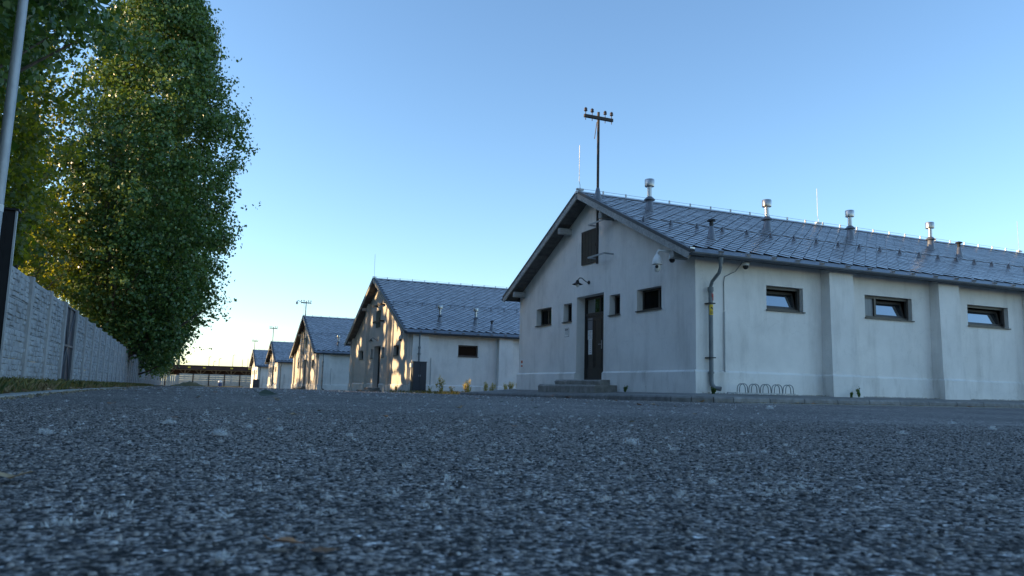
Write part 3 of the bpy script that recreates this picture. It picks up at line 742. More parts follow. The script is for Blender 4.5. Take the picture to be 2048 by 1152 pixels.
for k, z in enumerate((.25, 1.28)):
    bk = MB().box(-.06, -.035, -.5, .5, z - .025, z + .025); bk.box(-.045, .29, -.5, -.47, z - .022, z + .022); bk.box(-.045, .29, .47, .5, z - .022, z + .022)
    bk.build('bracket', 'wood_pale' if False else 'galvanised', p, bevel=.003)
MB().lathe([(.15, -.12), (.14, -.02), (.055, .36), (.05, .38)], (0, 0, (zr1(4.45) + .2) - 4.0), 14).build('flashing_cone', 'sheet_metal', p, smooth=True)
p, hh = utility_pole(79.1, 2.9, 8.45, -.25, 'telephone pole with a camera at its head on the third gable', 15.4)
for z in (.5, 1.7): MB().box(-.06, -.03, -.9, .9, z - .05, z + .05).build('bracket', 'dark_iron', p)
MB().tube([(-.5, 0, hh - .15), (-.8, 0, hh + .02), (-.9, 0, hh - .1)], .03, 6).build('camera_arm', 'galvanised', p)
MB().lathe([(.05, .1), (.12, .05), (.12, -.1), (.06, -.2)], (-.9, 0, hh - .2), 10).build('camera_dome', 'white_plastic', p, smooth=True)
p, hh = utility_pole(107.3, 2.5, 7.6, -.25, 'telephone pole with cross arm on the fourth gable', 10.75)
for z in (.4, 1.4): MB().box(-.06, -.03, -.6, .6, z - .05, z + .05).build('bracket', 'dark_iron', p)
p, hh = utility_pole(133.7, 2.4, 7.1, -.25, 'telephone pole with cross arm on the farthest gable', 10.75)
MB().box(-.06, -.03, -.6, .6, 1.3, 1.4).build('bracket', 'dark_iron', p)
# bare iron bars on the second gable
for z, lab in ((5.25, 'upper'), (4.2, 'lower')):
    br = MB().box(-.30, -.24, -.95, .95, -.06, .06); br.box(-.25, .0, -.9, -.84, -.05, .05); br.box(-.25, .0, .84, .9, -.05, .05)
    o = br.build('iron_bar', 'dark_iron', None, (XG, 48.3, z)); tag(o, lab + ' dark iron bar across the gable of the second house', 'bar', 'iron bars on the second gable')

def lightning_rod(x, y, z, h, label):
    mb = MB().tube([(0, 0, 0), (.0, 0, .15), (-.03, 0, .25), (-.03, 0, h)], .009, 6); mb.box(-.12, .12, -.05, .05, -.02, .03)
    tag(mb.build('lightning_rod', 'galvanised', None, (x, y, z)), label, 'lightning rod', 'lightning rods on the ridges')
lightning_rod(XG - .4, 15.6 + 5.375, .2 + zr1(5.375) + .09, 1.45, 'thin lightning rod at the gable tip of the nearest roof')
lightning_rod(21.3, 20.975, .2 + zr1(5.375) + .09, 1.3, 'thin lightning rod on the ridge between the second and third steel vents')
lightning_rod(32.6, 20.975, .2 + zr1(5.375) + .09, 1.3, 'thin lightning rod on the ridge at the right edge of the picture')
lightning_rod(XG - .4, 48.85, -.28 + zr2(7.7) + .09, 1.5, 'thin lightning rod at the gable tip of the second house')
lightning_rod(XG - .4, 79.1, -.43 + zr3(7.7) + .09, 1.5, 'thin lightning rod at the gable tip of the third house')

def wall_lamp(y, z, label):
    r = empty('wall_lamp', (XG, y, z)); tag(r, label, 'lamp', 'gooseneck lamps above the doors')
    b_ = MB().lathe([(.06, -.0), (.06, .03)], (0, 0, 0), 12); o = b_.build('base', 'black_rubber', r); o.rotation_euler = (0, R(-90), 0)
    MB().tube([(0, 0, 0), (-.10, 0, .01), (-.18, 0, .06), (-.26, 0, .12), (-.34, 0, .12), (-.40, 0, .06), (-.42, 0, .0)], .014, 8).build('arm', 'black_rubber', r, smooth=True)
    MB().lathe([(.02, .05), (.045, .03), (.06, -.03), (.17, -.09), (.165, -.095), (.05, -.045)], (-.42, 0, 0), 18).build('shade', 'dark_iron', r, smooth=True)
    MB().lathe([(.045, -.05), (.06, -.09), (.055, -.15), (.02, -.18)], (-.42, 0, 0), 12).build('bulb_glass', 'white_plastic', r, smooth=True)
wall_lamp(21.03, 3.56, 'black gooseneck lamp above the brown door of the nearest house')
wall_lamp(48.95, 3.07, 'black gooseneck lamp above the door of the second house')

def dome_camera(pos, arm, label, size=1.0):
    r = empty('security_camera', pos); tag(r, label, 'camera', 'security cameras on the walls')
    a = [Vector(q) for q in arm]
    MB().tube(a, .028 * size ** .5, 8).build('arm', 'white_plastic', r, smooth=True)
    e = a[-1]
    MB().lathe([(.03, .02), (.05, .0), (.10 * size, -.10 * size), (.115 * size, -.17 * size), (.115 * size, -.21 * size), (.09 * size, -.22 * size)], tuple(e), 16).build('housing', 'white_plastic', r, smooth=True)
    return r, e
r, e = dome_camera((XG, 16.25, 3.72), [(0, 0, 0), (-.12, 0, .1), (-.30, .0, .06), (-.62, .05, .07), (-.66, .05, 0), (-.66, .05, -.05)], 'large white swivelling camera hanging on a long arm by the house corner', 1.15)
hd = MB().lathe([(.06, 0), (.085, -.03), (.09, -.12), (.06, -.18), (.02, -.2)], (e.x, e.y, e.z - .24), 14).build('camera_head', 'white_plastic', r, smooth=True)
le = MB().lathe([(.0, 0), (.042, 0), (.042, .03)], (0, 0, 0), 12).build('lens', 'black_rubber', r); le.location = (e.x - .06, e.y - .075, e.z - .32); le.rotation_euler = (R(90), 0, R(-38))
r, e = dome_camera((XG, 16.12, 3.74), [(0, 0, 0), (-.10, 0, .12), (-.22, 0, .16), (-.32, 0, .08), (-.33, 0, 0)], 'small white dome camera with dark lens between corner and large camera', .8)
MB().lathe([(.075, 0), (.07, -.05), (.04, -.085), (.01, -.095)], (e.x, e.y, e.z - .175), 14).build('dome', 'black_rubber', r, smooth=True)
box('wall_plate', 'white_plastic', r, -.03, 0, -.08, .2, -.10, .08)
r, e = dome_camera((13.05, 15.6, 3.62), [(0, 0, 0), (0, -.12, .05), (0, -.26, .04), (0, -.30, -.02)], 'small dome camera under the eave of the side wall', .8)
MB().lathe([(.075, 0), (.07, -.05), (.04, -.085), (.01, -.095)], (e.x, e.y, e.z - .175), 14).build('dome', 'black_rubber', r, smooth=True)
MB().tube([(-.02, -.2, -.1), (-.12, -.05, -.32), (-.28, -.02, -.40), (-.44, -.02, -.48), (-.47, -.02, -.62), (-.47, -.02, -1.35)], .010, 5).build('cable', 'grey_pipe', r, smooth=True)
r, e = dome_camera((XG, 42.2, 3.0), [(0, 0, 0), (-.1, 0, .12), (-.25, 0, .12), (-.3, 0, 0)], 'white dome camera at the corner of the second house', 1.0)
MB().lathe([(.09, 0), (.08, -.06), (.02, -.11)], (e.x, e.y, e.z - .22), 12).build('dome', 'black_rubber', r, smooth=True)

# notices on the door and the wall
nt_ = empty('door_notices', (XG + .315, 21.5, 1.5)); tag(nt_, 'sheets of paper taped one above another on the brown door', 'notice')
def sheet_of(y0, y1, z0, z1, mt, lines, xo=0.0):
    pp = MB().box(-.003 - xo, 0 - xo, y0, y1, z0, z1).build('paper_sheet', mt, nt_)
    for k in range(lines):
        z = z1 - (z1 - z0) * (k + 1) / (lines + 1)
        MB().box(-.0045 - xo, -.0032 - xo, y0 + .03 + rnd.uniform(0, .04), y1 - .03 - rnd.uniform(0, .08), z - .006, z + .006).build('print_line', 'grey_print', pp)
sheet_of(-.15, .15, .62, .98, 'grey_print', 0)
sheet_of(-.15, .14, .30, .60, 'paper', 6, .002); sheet_of(-.13, .10, -.18, .31, 'paper', 7)
pq = empty('wall_plaque', (XG, 22.5, 2.08)); tag(pq, 'small white plaque on the wall left of the brown door', 'sign')
box('plate', 'white_plastic', pq, -.012, 0, -.14, .14, -.15, .12); box('frame', 'gate_bar', pq, -.008, 0, -.152, .152, -.162, .132)
for k in range(3): box('symbol', 'black_print', pq, -.015, -.0125, .06 - k * .08, .11 - k * .08, .045, .10)
for k in range(4): box('print_line', 'grey_print', pq, -.015, -.0125, -.10, .10, .012 - k * .035, .022 - k * .035)
se = empty('wall_sensor', (XG, 26.05, 1.12)); tag(se, 'tiny orange and white sign at the far end of the nearest gable', 'sign')
box('plate', 'white_plastic', se, -.012, 0, -.09, .09, -.16, .12); box('symbol', 'orange_plastic', se, -.016, -.0125, -.07, .07, .0, .10); box('symbol', 'orange_plastic', se, -.016, -.0125, -.07, .07, -.13, -.07)

# bicycle rack
br = empty('bicycle_rack', (12.38, 15.05, .185)); br.scale = (.93, .93, .85); tag(br, 'low galvanised bicycle rack with five double hoops against the side wall', 'bicycle rack')
box('base_rail', 'galvanised', br, -.05, 1.95, -.20, -.16, .02, .05); box('base_rail', 'galvanised', br, -.02, 1.9, .16, .2, .02, .05)
for k in range(5):
    x0 = .08 + k * .385
    for dx_, dy in ((0, -.18), (.075, .0)):
        P = [(x0 + dx_ + .13 - .13 * math.cos(t) * (1.0 if math.sin(t) < .2 else 1), dy + .16 * (dx_ > 0) * 0 , .04 + .13 + .13 * math.sin(t)) for t in [math.pi * i / 8 for i in range(9)]]
        P = [(x0 + dx_ - .01, dy, .03)] + P + [(x0 + dx_ + .27, dy, .03)]
        MB().tube(P, .012, 6).build('hoop', 'grey_pipe', br, smooth=True)

# cabinet beside the second house
def cabinet(loc, w, d, h, label, mt='anthracite'):
    r = empty('utility_cabinet', loc); tag(r, label, 'cabinet', 'utility cabinets by the houses')
    bdy = box('body', mt, r, 0, w, 0, d, .05, h - .04, bevel=.006); box('lid', mt, r, -.02, w + .02, -.03, d + .02, h - .039, h, bevel=.006); box('base', 'concrete', r, .02, w - .02, .01, d - .02, -.2, .049)
    for k in range(2):
        dd = box('door', mt, r, .02 + k * w / 2, (k + 1) * w / 2 - .008, -.018, -.001, .09, h - .08); box('handle', 'galvanised', dd, w / 2 + (-.05 if k == 0 else .03), w / 2 + (-.03 if k == 0 else .05), -.035, -.019, h * .5, h * .5 + .1)
    return r
r = cabinet((11.55, 39.9, -.12), .76, .4, 1.62, 'dark blue grey utility cabinet standing before the second house')
box('meter_box', 'paper', r, -.10, -.002, .05, .3, 1.30, 1.52)
cabinet((11.0, 126.9, -.72), .9, .5, 1.3, 'dark utility cabinet at the corner of the farthest house')

# ------------------------------------------------------------------ fence on the left
XF = -2.5; PS = 2.24; FY0 = 13.45
fence = empty('concrete_fence', (XF, FY0, 0)); tag(fence, 'long grey concrete fence of stone-patterned panels receding down the left side', 'fence')
def stone_panel(seed, rows=5, w=PS - .10, h=.478):
    rr = random.Random(seed); mb = MB(); mb.box(-.025, .005, 0, w, 0, h - .006)
    y0 = .015; z = .012; rh = (h - .03) / rows
    for k in range(rows):
        y = y0 - rr.uniform(0, .1); 
        while y < w - .03:
            ln = rr.choice([.07, .10, .14, .2, .28]) * rr.uniform(.85, 1.15)
            a, c = max(y, .012), min(y + ln, w - .012)
            if c - a > .05:
                t = rr.choice([.007, .012, .020, .029, .036]) ; za, zc = z + .004 + rr.uniform(-.012, .010), z + rh - .004 + rr.uniform(-.010, .012); i = .010
                mb.add([(.004, a + .003, za), (.004, c - .003, za), (.004, c - .003, zc), (.004, a + .003, zc), (t + rr.uniform(0, .006), a + i, za + i), (t, c - i, za + i), (t + rr.uniform(0, .008), c - i, zc - i), (t, a + i, zc - i)],
                       [(4, 5, 6, 7), (0, 1, 5, 4), (1, 2, 6, 5), (2, 3, 7, 6), (3, 0, 4, 7)])
            y += ln
        z += rh
    me = mb.mesh('panel'); me.materials.append(MAT['fence_concrete']); return me
PM = [stone_panel(s) for s in range(5)]
pm = MB().prism([(-.07, -.07), (.065, -.07), (.078, -.055), (.078, .055), (.065, .07), (-.07, .07)], 'z', -.3, 1.925)
pm.add([(-.07, -.07, 1.925), (.078, -.055, 1.925), (.078, .055, 1.925), (-.07, .07, 1.925), (0, 0, 1.945)], [(0, 1, 4), (1, 2, 4), (2, 3, 4), (3, 0, 4)])
PMESH = pm.mesh('post'); PMESH.materials.append(MAT['fence_post'])
nb = 60; GATE = 3
for i in range(-14, nb + 1):  # panels before the first post are unseen, added to block low sun
    y = FY0 + i * PS; zz = gz(y) + .03
    if i >= 0:
        o = link('post', PMESH, None, fence, (rnd.uniform(-.006, .006), i * PS, zz)); o.rotation_euler = (rnd.uniform(-.004, .004), 0, 0)
    if i == nb or i == GATE: continue
    for k in range(4):
        o = link('panel', rnd.choice(PM), None, fence, (rnd.uniform(-.006, .006), i * PS + .05, gz(y + PS / 2) + .02 + k * .48))
# gate in the fence
gt = empty('fence_gate', (XF, FY0 + GATE * PS, gz(21.3) + .05)); tag(gt, 'dark blue metal gate with crossed braces set in the concrete fence', 'gate')
box('gate_sheet', 'gate_blue', gt, -.02, -.01, .09, PS - .09, .02, 1.90)
for a in ((.09, .14, .02, 1.9), (PS - .14, PS - .09, .02, 1.9), (PS / 2 - .025, PS / 2 + .025, .02, 1.9), (.14, PS - .14, .93, .98), (.14, PS - .14, .02, .06), (.14, PS - .14, 1.86, 1.9)):
    box('frame_bar', 'gate_bar', gt, -.009, .03, a[0], a[1], a[2], a[3])
for (p, q) in (((.14, 1.88), (PS / 2, .98)), ((PS - .14, 1.88), (PS / 2, .98)), ((PS / 2, .92), (.14, .05)), ((PS / 2, .92), (PS - .14, .05))):
    MB().tube([(.012, p[0], p[1]), (.012, q[0], q[1])], .012, 6).build('brace', 'gate_bar', gt)
# black pillar at the near end
bp_ = empty('gate_pillar', (-2.66, 12.55, .02)); tag(bp_, 'tall black pillar with a bright metal edge at the near end of the fence', 'pillar')
box('body', 'black_panel', bp_, -.55, .40, 0, .16, 0, 2.50, bevel=.01); box('face_panel', 'black_panel', bp_, -.42, .30, -.02, -.001, .03, 2.46)
box('metal_edge', 'galvanised', bp_, .401, .425, -.01, .04, 0.0, 2.5); box('cap', 'black_panel', bp_, -.58, .44, -.03, .19, 2.501, 2.53)
# closed gate leaf continuing towards the camera side (out of view)
# street lamp post
lp = empty('street_lamp', (-2.0, 10.0, 0)); lp.rotation_euler = (0, .010, 0); tag(lp, 'galvanised street lamp post at the left edge of the picture', 'street lamp')
MB().tube([(0, 0, -.1), (0, 0, 3.0), (0, 0, 6.2)], [.062, .056, .045], 14).build('post', 'galvanised', lp, smooth=True)
MB().tube([(0, 0, 6.1), (.1, 0, 6.35), (.9, 0, 6.5)], .03, 8).build('arm', 'galvanised', lp, smooth=True); box('lamp_head', 'anthracite', lp, .7, 1.3, -.12, .12, 6.46, 6.56, bevel=.03)
MB().tube([(0, 0, 2.02), (0, 0, 2.10)], .0625, 14).build('sticker', 'paper', lp)

# ------------------------------------------------------------------ end of the street
YW = 150.5
wall = empty('end_wall', (.3, YW, gz(YW))); tag(wall, 'pale concrete plank wall with dark posts closing the end of the street', 'wall')
for k in range(6):
    x = 2.4 + (k - 1) * 2.66 if k else 0
    box('post', 'dark_iron', wall, x - .09, x + .09, -.14, .02, -.2, 2.25)
    x1 = 2.4 + k * 2.66
    for j in range(6):
        t = rnd.uniform(0, .02); box('plank', 'back_wall', wall, x + .09, x1 - .09, -.05 - t, .03, j * .37, j * .37 + .345)
side = empty('side_fence', (XF + .1, YW - 1.6, gz(YW))); tag(side, 'short pale slab fence turning the corner at the far left', 'fence')
for k in range(8): box('slab', 'back_wall', side, k * .35 + .02, k * .35 + .33, -.04 - .02 * (k % 2), .04, -.1, 2.0 - .02 * k)
# grassy mound
n = 26; mb = MB()
for i in range(n):
    for j in range(9):
        u, v = i / (n - 1) * 2 - 1, j / 8 * 2 - 1
        hgt = max(0, (1 - u * u) * (1 - v * v)) ** .8 * (.62 + .25 * math.sin(3 * u + 1) + .08 * math.sin(17 * u + 3 * v))
        mb.v.append((1.8 + u * 2.9, 143 + v * 2.4, gz(143) - .04 + hgt * .95))
mb.f = [(i * 9 + j, (i + 1) * 9 + j, (i + 1) * 9 + j + 1, i * 9 + j + 1) for i in range(n - 1) for j in range(8)]
tag(mb.build('earth_mound', 'soil_grass', smooth=True), kind='structure')
# blue barrel with white sack
br = empty('barrel', (7.2, 147.5, gz(147))); tag(br, 'small blue barrel with a white lid in front of the end wall', 'barrel')
MB().lathe([(.28, 0), (.31, .1), (.32, .4), (.31, .68), (.28, .75)], (0, 0, 0), 14).build('body', 'blue_plastic', br, smooth=True); MB().lathe([(.36, .751), (.38, .9), (.3, 1.05), (.1, 1.1)], (0, 0, 0), 12).build('lid', 'white_plastic', br, smooth=True)
bo = empty('marker_post', (-1.72, 140, gz(140))); tag(bo, 'short black post at the far end of the fence', 'post'); MB().lathe([(.09, -.1), (.09, 1.25), (.05, 1.32)], (0, 0, 0), 10).build('shaft', 'black_panel', bo, smooth=True); MB().lathe([(.095, 1.0), (.095, 1.1)], (0, 0, 0), 10).build('band', 'anthracite', bo)
rs = empty('road_sign', (-1.55, 118, gz(118))); tag(rs, 'round dark backed road sign above the far end of the fence', 'sign')
MB().tube([(0, .03, -.1), (0, .03, 2.6)], .03, 8).build('sign_post', 'galvanised', rs); dsc = MB().lathe([(.36, 0), (.36, .02)], (0, 0, 0), 20).build('disc', 'anthracite', rs); dsc.rotation_euler = (R(90), 0, 0); dsc.location = (0, 0, 2.3)
# railway canopy behind
cy = 185; cz = gz(185)
cn = empty('platform_canopy', (-9, cy, cz)); tag(cn, 'long rust brown canopy on trusses behind the end wall', 'canopy')
box('fascia', 'rust_brown', cn, 0, 30, -.15, .15, 3.50, 4.22); box('roof', 'rust_brown', cn, -.2, 30.2, -.3, 7, 4.221, 4.40); box('lower_beam', 'rust_light', cn, 0, 30, -.1, .1, 3.30, 3.42)
box('rear_fascia', 'rust_brown', cn, 0, 30, 6.6, 6.8, 2.2, 4.2)
for k in range(10):
    x = 1 + k * 3.2
    box('column', 'rust_light', cn, x - .1, x + .1, -.1, .1, 0, 3.299)
    for s in (-1, 1): MB().tube([(x, 0, 2.2), (x + s * 1.1, 0, 3.3)], .06, 6).build('brace', 'rust_light', cn)
for k, x in enumerate((11.1, 14.2, 20.0, 23.8)):
    o = box('platform_sign', 'yellow_sign', None, 0, .55, -.02, .02, 0, .32); o.location = (x - 9, cy - .2, cz + 3.75); tag(o, ['yellow board on the brown canopy nearest the tree', 'yellow board on the brown canopy, second from the tree', 'yellow board on the brown canopy, third from the tree', 'yellow board on the canopy beside the farthest house'][k], 'sign', 'yellow boards on the canopy')
# masts and lamps beyond
def far_lamp(x, y, h, label, head=True):
    r = empty('lamp_mast', (x, y, -1)); tag(r, label, 'mast', 'distant masts beyond the canopy')
    MB().tube([(0, 0, 0), (0, 0, h)], .10, 6, r2=.06).build('shaft', 'gate_bar', r)
    if head: MB().tube([(0, 0, h), (.25, 0, h + .25), (.6, 0, h + .2)], .07, 6).build('head', 'gate_bar', r)
far_lamp(8.6, 250, 8.2, 'distant lamp mast above the middle of the brown canopy'); far_lamp(11.5, 250, 7.8, 'slim distant lamp mast right of the canopy middle'); far_lamp(15.4, 250, 9.0, 'tallest distant lamp mast near the farthest house')
far_lamp(18.2, 250, 7.9, 'plain distant pole left of the farthest gable', False); far_lamp(19.8, 250, 8.2, 'plain distant pole touching the farthest gable', False); far_lamp(10.0, 250, 6.9, 'shortest distant mast over the canopy')
ch = empty('chimney', (.2, 300, -1)); tag(ch, 'thick distant chimney stack beside the tree edge', 'chimney'); MB().tube([(0, 0, 0), (0, 0, 11)], .55, 10, r2=.42).build('stack', 'concrete', ch, smooth=True); MB().tube([(0, 0, 11), (0, 0, 11.3)], .5, 10).build('rim', 'rust_brown', ch)

# ------------------------------------------------------------------ trees
# openings in the foliage through which the low sun reaches the gables: (Y, Z, half-width, half-height) at the gable plane
GAPS = [(43.96,0.41,1.65,0.44),(44.46,1.35,1.17,0.35),(47.39,5.25,0.62,0.59),(49.99,6.34,0.73,0.44),(44.85,3.25,0.85,0.76),(42.80,2.20,0.51,0.58),(53.80,3.15,0.55,0.37),(54.86,2.60,0.53,0.43),(47.07,3.72,0.52,0.29),(46.94,2.81,0.41,0.22),(45.73,4.48,0.48,0.50),(50.75,4.40,0.34,0.35),(43.77,3.18,0.54,0.35),(49.19,5.18,0.34,0.24),(42.11,2.47,0.18,0.31),
 (86.0,1.64,2.6,1.68),(81.52,1.10,1.25,0.60),(83.03,3.78,1.03,0.70),(79.63,2.81,0.78,0.23),(74.46,2.67,0.75,0.22),(74.41,1.05,1.27,0.55),(85.5,3.22,1.66,0.45),(104.30,1.34,2.30,1.37),(111.39,0.28,1.90,0.67),(109.95,4.22,2.43,0.93),
 (40.3,1.0,1.6,.7),(132,1.5,3,1.6),(136,3,2,1.5)]
Sn = np.array(S)
def gap_mask(P, seed):
    t = (P[:, 0] - XG) / Sn[0]                    # distance back to the gable plane
    Y = P[:, 1] - Sn[1] * t; Z = P[:, 2] - Sn[2] * t
    keep = np.ones(len(P), bool)
    for (a, c, w, h) in GAPS:
        wob = 1 + .22 * np.sin(Z * 9 + a * 3) + .15 * np.sin(Y * 13 + c * 5)
        keep &= ~((((Y - a) / (w * .8 + .03)) ** 2 + ((Z - c) / (h + .05)) ** 2) < wob)
    return keep
def leaf_mesh(name, P, size, seed, mt, hang=0.5, out=None):
    r = np.random.default_rng(seed); n = len(P)
    nrm = r.normal(size=(n, 3)); nrm[:, 2] *= .7
    if out is not None: nrm = nrm * .62 + out * 1.0 + np.array([0, 0, .25])
    nrm /= np.linalg.norm(nrm, axis=1)[:, None]
    ax = r.normal(size=(n, 3)); ax[:, 2] -= hang * 1.6; ax -= nrm * (ax * nrm).sum(1)[:, None]; ax /= np.linalg.norm(ax, axis=1)[:, None] + 1e-9
    sd = np.cross(nrm, ax); s = size * r.uniform(.65, 1.25, n)[:, None]
    bs = P - ax * s * .5; tip = P + ax * s * .62; mid = P - ax * s * .12
    l = mid + sd * s * .46 + nrm * s * .14; rr_ = mid - sd * s * .46 + nrm * s * .14
    V = np.stack([bs, l, tip, rr_], 1).reshape(-1, 3)
    me = bpy.data.meshes.new(name)
    me.vertices.add(4 * n); me.vertices.foreach_set('co', V.astype(np.float32).ravel())
    me.loops.add(4 * n); me.loops.foreach_set('vertex_index', np.arange(4 * n, dtype=np.int32))
    me.polygons.add(n); me.polygons.foreach_set('loop_start', np.arange(0, 4 * n, 4, dtype=np.int32))
    me.update(); me.validate(); me.materials.append(MAT[mt]); return me
def tree(x, y, h, base, rx, ry, nleaf, lsize, seed, label, mt='leaf', zc=.5, name='poplar_tree', lean=(0, 0), trunk_r=.35, per=38, clump=.55, group='poplars behind the fence', pw=1.0, cx=(0, 0), dens=.34, shoots=.12, wav=1.0):
    r = np.random.default_rng(seed); g = gz(y)
    root = empty(name, (x, y, g)); tag(root, label, 'tree', group)
    o = np.array([x, y, g])
    tm = MB(); pts = []; rr_ = []
    for i in range(8):
        t = i / 7; pts.append((lean[0] * t + .25 * math.sin(3 * t + seed), lean[1] * t + .2 * math.sin(2.3 * t + 2 * seed), -.2 + t * h * .88)); rr_.append(trunk_r * (1 - t) ** .8 + .04)
    tm.tube(pts, rr_, 9)
    # crown envelope
    cz_, hz = base + (h - base) * zc, (h - base)
    ph = r.uniform(0, 6.28, 8)
    def env(th, t):     # t in 0..1 height within the crown
        prof = (np.sin(np.pi * np.clip(t, 0, 1) ** pw)) ** .62
        bump_ = .95 + .10 * wav * np.sin(3 * th + ph[0] + 5 * t) + .09 * wav * np.sin(5 * th + ph[1] - 9 * t) + .10 * wav * np.sin(2 * th + ph[2] + 17 * t) + .09 * wav * np.sin(7 * th + ph[3] + 29 * t)
        return prof * bump_
    ncl = nleaf // per
    th = r.uniform(0, 2 * np.pi, ncl); t = r.uniform(0.02, .99, ncl); q = r.uniform(0, 1, ncl) ** dens
    e = env(th, t) * q
    Cc = np.stack([e * rx * np.cos(th) + lean[0] * t + cx[0], e * ry * np.sin(th) + lean[1] * t + cx[1], base + t * hz], 1)
    # limbs reach towards outer clumps
    order = np.argsort(-q)
    for k in order[:26]:
        c = Cc[k]; za = max(base * .55, c[2] - 1.5 - .45 * math.hypot(c[0], c[1])); za = min(za, h * .8)
        i = min(6.99, max(0, (za + .2) / (h * .88) * 7)); a = Vector(pts[int(i)]).lerp(Vector(pts[int(i) + 1]), i - int(i))
        mid = a.lerp(Vector(c), .5) + Vector((0, 0, -.25)); rb = max(.03, trunk_r * .30 * (1 - za / h))
        tm.tube([a, mid, Vector(c)], [rb, rb * .6, .012], 5, caps=False)
    tm.build('trunk', 'bark', root, smooth=True)
    idx = r.integers(0, ncl, nleaf); sz = (clump * r.uniform(.55, 1.35, ncl))[idx][:, None]
    dv = r.normal(size=(nleaf, 3)); dv /= np.linalg.norm(dv, axis=1)[:, None]
    P = Cc[idx] + dv * sz * (r.uniform(0, 1, nleaf) ** .45)[:, None] * np.array([1, 1, .85]) * (1 + .25 * np.sin(idx * 1.7 + dv[:, 0] * 5 + dv[:, 2] * 7))[:, None]
    # leafy shoots that break the outline
    ns = int(ncl * shoots); k = order[:ns]; dirn = Cc[k] - np.array([0, 0, 1]) * Cc[k][:, 2:3]; dirn /= np.linalg.norm(dirn, axis=1)[:, None] + 1e-6
    dirn += r.normal(size=(ns, 3)) * .5 + np.array([0, 0, .25]); ln_ = r.uniform(.6, 1.5, ns)[:, None]
    sh = np.concatenate([Cc[k] + dirn * ln_ * (clump * (.55 + j_ * .07)) + r.normal(size=(ns, 3)) * (lsize * .55) for j_ in range(12)]); P = np.concatenate([P, sh])
    dv = np.concatenate([dv, np.tile(dirn, (12, 1)) * .5])
    W_ = P + o
    keep = gap_mask(W_, seed) & (W_[:, 2] > g + .25)
    P = P[keep]
    link('crown', leaf_mesh('crown', P, lsize, seed + 1, mt, out=dv[keep]), None, root)
    return root
tree(-5.6, 13.6, 13.5, 4.4, 5.6, 5.0, 62000, .112, 1, 'nearest poplar with large leaves overhanging the top left corner', per=70, clump=.55, trunk_r=.3, pw=.75)
tree(-6.4, 25.0, 14.0, 2.0, 3.4, 4.3, 40000, .14, 2, 'slender poplar behind the near end of the fence', mt='leaf_warm', trunk_r=.15, clump=.6, per=60, dens=.5)
tree(-3.7, 46.0, 24.0, 1.6, 4.6, 5.4, 125000, .17, 3, 'broadest dark poplar with thick trunk whose crown bulges over the street', trunk_r=.5, clump=.88, pw=.8, cx=(1.6, 0), per=90, shoots=.07, wav=.55)
G2 = 'sunlit trees glowing between the poplars'
tree(-7.6, 43.0, 15.0, 1.2, 2.9, 3.4, 9000, .15, 5, 'thin-trunked tree glowing yellow left of the broadest poplar', mt='leaf_warm', trunk_r=.2, clump=.6, per=50, group=G2, dens=.5)
tree(-6.3, 34.5, 9.0, 1.0, 2.0, 2.6, 6500, .13, 6, 'low yellow-lit tree rising above the fence beyond the gate', mt='leaf_warm', trunk_r=.12, clump=.5, per=50, group=G2, dens=.5)
tree(-10.0, 55.0, 17.0, 1.2, 3.6, 4.2, 11000, .17, 7, 'tall yellow-lit tree in the gap behind the broadest poplar', mt='leaf_warm', trunk_r=.22, clump=.7, per=50, group=G2, dens=.5)
tree(-14.5, 66.0, 17.0, 1.0, 4.6, 5.2, 13000, .2, 8, 'farther sunlit tree closing the gap behind the glowing trees', mt='leaf_warm', trunk_r=.22, clump=.8, per=50, group=G2, dens=.5)
Ld = ['poplar just behind the broadest one, crown down to the fence', 'fifth poplar along the fence, seen past the broad crown', 'sixth poplar along the fence, narrowing into the distance', 'seventh poplar along the fence near its far end', 'smaller poplar near the far end of the fence', 'last small poplar by the round road sign']
for k, (x, y, h, rx_, n_) in enumerate(((-3.4, 60, 20, 4.8, 40000), (-3.6, 73, 19, 4.8, 32000), (-3.8, 87, 18, 4.8, 26000), (-4.2, 102, 17, 4.8, 22000), (-4.4, 117, 14, 4.4, 18000), (-4.6, 131, 10, 4.0, 14000))):
    tree(x, y, h, 1.0, rx_, rx_ + 1.2, n_, .19, 20 + k, Ld[k], trunk_r=.3, clump=.8, pw=.8, per=60, cx=(.5, 0), shoots=.08, wav=.7)
Lr = ['tree in the second row behind the fifth poplar', 'tree in the second row behind the sixth poplar', 'tree in the second row behind the seventh poplar']
for k, (x, y, h, rx_) in enumerate(((-13, 80, 17, 6), (-14, 95, 17, 6.5), (-14, 112, 16, 6.5))):
    tree(x, y, h, .8, rx_, rx_ + .8, 22000, .22, 40 + k, Lr[k], mt='leaf_warm', trunk_r=.22, clump=.9, name='broadleaf_tree', group='second row of trees beyond the fence', per=60, pw=.85)
